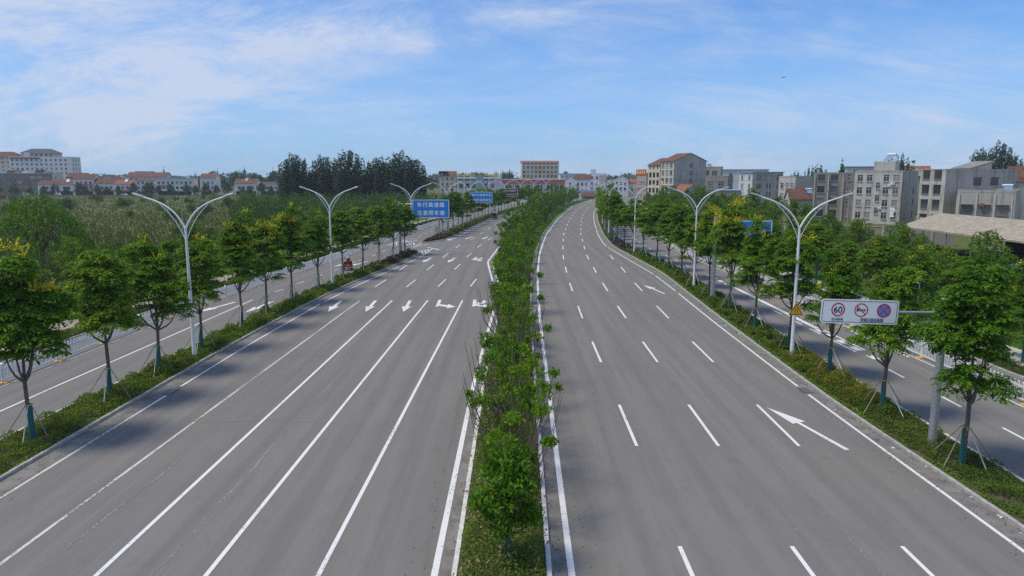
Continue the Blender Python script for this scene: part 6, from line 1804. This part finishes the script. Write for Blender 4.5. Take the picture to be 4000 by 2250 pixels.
# ------------------------------------------------------------------ vehicles
simple('trike_red', (.27, .035, .030), .45, 0, .5, var=.15, dirt=((.16, .05, .04), 3, .5, .75))
simple('trike_maroon', (.16, .03, .05), .45, 0, .5, var=.12)
simple('tyre', (.02, .02, .02), .85, var=.2)
simple('rim', (.40, .41, .42), .4, .6, var=.1)
simple('canvas_pale', (.62, .60, .54), .8, var=.08)
simple('seat_black', (.03, .03, .032), .7, var=.1)
simple('skin', (.42, .26, .19), .6, var=.05)
simple('cloth_dark', (.06, .03, .055), .9, var=.2)
simple('cloth_purple', (.16, .05, .09), .9, var=.2)
simple('hat_pink', (.70, .42, .48), .85, var=.06)
simple('hair', (.02, .017, .015), .7, var=.1)
def wheel(parent, x, y, z, rad, w=.12):
    o = MB().tube([(x - w / 2, y, z), (x - w * .35, y, z), (x + w * .35, y, z), (x + w / 2, y, z)], [rad * .93, rad, rad, rad * .93], 18).build('wheel', M['tyre'], parent)
    MB().tube([(x - w / 2 - .012, y, z), (x + w / 2 + .012, y, z)], rad * .55, 12).build('rim', M['rim'], o)
def person(x, y, z, rz, label, cloth, hat=None, lean=.1):
    """seated rider, one continuous skinned body facing local +y"""
    r = thing('person', label, 'person', (x, y, z), rz)
    me = bpy.data.meshes.new('body')
    V = [(0, 0, 0), (0, .02, .22), (0, .06 + lean * .4, .44), (0, .08 + lean * .6, .54), (0, .10 + lean * .7, .64), (0, .12 + lean * .7, .72)]
    E_ = [(0, 1), (1, 2), (2, 3), (3, 4), (4, 5)]; Rd = [.16, .145, .15, .062, .088, .06]
    for s in (-1, 1):
        b = len(V)
        V += [(s * .17, .07 + lean * .5, .46), (s * .24, .20 + lean, .25), (s * .20, .44 + lean, .22), (s * .18, .52 + lean, .23)]
        E_ += [(2, b), (b, b + 1), (b + 1, b + 2), (b + 2, b + 3)]; Rd += [.07, .05, .038, .04]
        b = len(V)
        V += [(s * .10, .10, -.02), (s * .13, .42, .02), (s * .13, .46, -.38), (s * .13, .58, -.41)]
        E_ += [(0, b), (b, b + 1), (b + 1, b + 2), (b + 2, b + 3)]; Rd += [.10, .075, .05, .045]
    me.from_pydata(V, E_, [])
    me.materials.append(M[cloth])
    o = put('body', me, r)
    md = o.modifiers.new('skin', 'SKIN')
    for i, q in enumerate(Rd): me.skin_vertices[0].data[i].radius = (q, q)
    me.skin_vertices[0].data[0].use_root = True
    o.modifiers.new('sub', 'SUBSURF').render_levels = 1
    h = Vector((0, .12 + lean * .7, .70))
    hm = MB().tube([h + Vector((0, 0, -.12)), h + Vector((0, .01, -.06)), h + Vector((0, .01, .02)), h + Vector((0, 0, .09)), h + Vector((0, 0, .13))], [.045, .082, .095, .075, .02], 12)
    hm.tube([h + Vector((0, .09, .0)), h + Vector((0, .125, -.02))], [.02, .012], 6)
    hd = hm.build('head', M['skin'], r)
    MB().tube([h + Vector((0, -.02, 0)), h + Vector((0, -.02, .08)), h + Vector((0, -.01, .15))], [.098, .098, .03], 12).build('hair', M['hair'], hd)
    if hat:
        MB().tube([h + Vector((0, 0, .06)), h + Vector((0, 0, .075)), h + Vector((0, 0, .085)), h + Vector((0, 0, .19))], [.30, .29, .13, .08], 16).build('sun_hat', M[hat], hd)
    return r
def trike(x, y, rz, label, mat, roofed=False):
    r = thing('cargo_tricycle', label, 'tricycle', (x, y, 0.0), rz)
    m = MB()   # cargo bed: floor and four panels; front is +y
    m.box(-.58, .58, -1.25, .25, .52, .58)
    bed = m.build('cargo_bed', M[mat], r)
    for b in ((-.60, -.56, -1.25, .25, .5, .92), (.56, .60, -1.25, .25, .5, .92), (-.555, .555, -1.28, -1.24, .5, .92), (-.555, .555, .22, .26, .5, 1.05)):
        MB().box(*b).build('side_panel', M[mat], bed)
    for k in range(5):
        MB().box(-.612, -.601, -1.1 + k * .3, -1.05 + k * .3, .52, .9).build('rib', M[mat], bed)
        MB().box(.601, .612, -1.1 + k * .3, -1.05 + k * .3, .52, .9).build('rib', M[mat], bed)
    MB().box(-.40, -.28, -1.295, -1.281, .55, .62).box(.28, .40, -1.295, -1.281, .55, .62).build('tail_light', M['sign_red'], r)
    MB().box(-.2, .2, -1.295, -1.2805, .68, .80).build('number_plate', M['sign_yellow'], r)
    MB().tube([(0, -1.0, .40), (0, .6, .38), (0, 1.0, .52), (0, 1.15, .95)], .05, 8).tube([(-.5, -.75, .30), (.5, -.75, .30)], .04, 8).build('frame', M['seat_black'], r)
    for s in (-.56, .56): wheel(r, s * .88, -.75, .29, .29, .11)
    wheel(r, 0, 1.25, .28, .28, .10)
    MB().tube([(0, 1.25, .28), (0, 1.1, .7), (0, 1.0, 1.05)], .035, 8).build('fork', M['rim'], r)
    MB().tube([(-.36, .82, 1.08), (-.15, .98, 1.06), (.15, .98, 1.06), (.36, .82, 1.08)], .022, 6).build('handlebar', M['rim'], r)
    MB().bbox(-.18, .18, .28, .78, .66, .80, .05).build('saddle', M['seat_black'], r)
    MB().bbox(-.16, .16, 1.02, 1.30, .62, 1.0, .06).build('front_fairing', M[mat], r)
    MB().tube([(0, 1.30, .86), (0, 1.36, .86)], [.09, .08], 10).build('headlight', M['lamp_glass'], r)
    MB().box(-.13, .13, 1.0, 1.5, .56, .60).build('mudguard', M[mat], r)
    if roofed:
        rf = MB().prism([(-.66, 1.86), (-.5, 1.98), (0, 2.03), (.5, 1.98), (.66, 1.86), (.5, 1.94), (0, 1.99), (-.5, 1.94)], 'y', -1.3, 1.2).build('canopy', M['canvas_pale'], r)
        for s in (-.56, .56):
            for yy in (-1.2, .25, 1.05):
                MB().tube([(s, yy, .9), (s, yy, 1.93)], .02, 5).build('canopy_post', M['rim'], r)
        MB().box(-.5, .5, 1.12, 1.14, 1.15, 1.85).build('windscreen', M['window_glass'], r)
    return r
trike(-21.9, 94.2, .22, 'red cargo tricycle with two riders on the left service road', 'trike_red')
person(-21.98 , 94.72, .80, .22, 'rider in pink sun hat driving the red tricycle', 'cloth_dark', 'hat_pink')
person(-21.65, 93.95, .80, .22, 'passenger in dark purple sitting in the red tricycle bed', 'cloth_purple', None, .02)
trike(-5.0, 207.6, math.pi - .1, 'maroon tricycle with pale canopy coming down the left carriageway', 'trike_maroon', True)
person(-5.05, 207.05, .80, math.pi - .1, 'rider under the pale canopy of the maroon tricycle', 'cloth_dark')
def car(x, y, rz, label, mat, cat='car', van=False, name='parked_car'):
    r = thing(name, label, cat, (x, y, 0), rz)
    L, h = (4.4, 1.45) if not van else (4.6, 1.9)
    pr = [(-L / 2, .35), (L / 2, .35), (L / 2, .72), (L * .30, .88), (L * .16, h), (-L * .30, h), (-L * .46, .92), (-L / 2, .85)] if not van else [(-L / 2, .35), (L / 2, .35), (L / 2, .85), (L * .40, 1.0), (L * .28, h), (-L * .47, h), (-L / 2, 1.0)]
    body = MB().prism([(a, b) for a, b in pr], 'y', -.85, .85).build('body', M[mat], r)
    for s in (-1, 1):
        MB().add([(L * .13, s * .856, h - .1), (-L * .28, s * .856, h - .1), (-L * .40, s * .856, .95), (L * .25, s * .856, .95)], [(0, 1, 2, 3) if s > 0 else (3, 2, 1, 0)]).build('side_window', M['window_glass'], body)
        for xx in (-L * .31, L * .31):
            o = MB().tube([(xx, s * .70, .32), (xx, s * .88, .32)], .32, 14).build('wheel', M['tyre'], r)
            MB().tube([(xx, s * .80, .32), (xx, s * .89, .32)], .18, 10).build('rim', M['rim'], o)
    return r
simple('car_dark', (.03, .035, .04), .25, .2, .6, var=.05); simple('car_white', (.72, .73, .74), .3, 0, .6, var=.04); simple('car_red', (.45, .06, .04), .3, 0, .6, var=.05)
simple('car_teal', (.20, .36, .36), .3, 0, .6, var=.05)
car(41.5, 262, 1.35, 'dark car parked on the right service road at the bend', 'car_dark')
car(-321, 474, 0, 'white van parked before the brown apartments', 'car_white', 'van', True, 'parked_van')
car(-338, 473, 0, 'small red truck-like van parked before the brown apartments', 'car_red', 'van', True, 'parked_van')
car(-352, 473, 0, 'greenish car parked at the left end of the town road', 'car_teal')
car(-300, 473, 0, 'white car parked before the stone yard house', 'car_white')
car(-256, 473, 0, 'white car parked before the orange roof shop', 'car_white')
# bird in the sky
r = thing('bird', 'small dark bird flying in the sky right of centre', 'bird', (29.6, 80.0, 22.95), .6)
MB().tube([(-.14, 0, 0), (-.06, 0, .0), (.06, 0, .01), (.13, 0, .015)], [.01, .04, .035, .008], 7).build('body', M['hair'], r)
for s in (-1, 1):
    MB().add([(-.05, s * .02, .02), (.06, s * .02, .02), (.05, s * .2, .09), (-.02, s * .34, .05), (-.05, s * .2, .08)], [(0, 1, 2, 3, 4)]).build('wing', M['hair'], r)

# ------------------------------------------------------------------ thin summer haze
hz_ = MB().box(-460, 460, -12, 1100, -1.2, 40).build('haze', None)
hz_.data.materials.clear()
hm_ = bpy.data.materials.new('haze'); hm_.use_nodes = True
hm_.node_tree.nodes.clear()
pv_ = hm_.node_tree.nodes.new('ShaderNodeVolumePrincipled')
pv_.inputs['Color'].default_value = (0.80, 0.88, 1.0, 1)
pv_.inputs['Density'].default_value = 0.0002
pv_.inputs['Anisotropy'].default_value = 0.2
ov_ = hm_.node_tree.nodes.new('ShaderNodeOutputMaterial')
hm_.node_tree.links.new(pv_.outputs[0], ov_.inputs['Volume'])
hz_.data.materials.append(hm_)
tag(hz_, 'thin pale haze over the whole place', 'haze', kind='stuff')
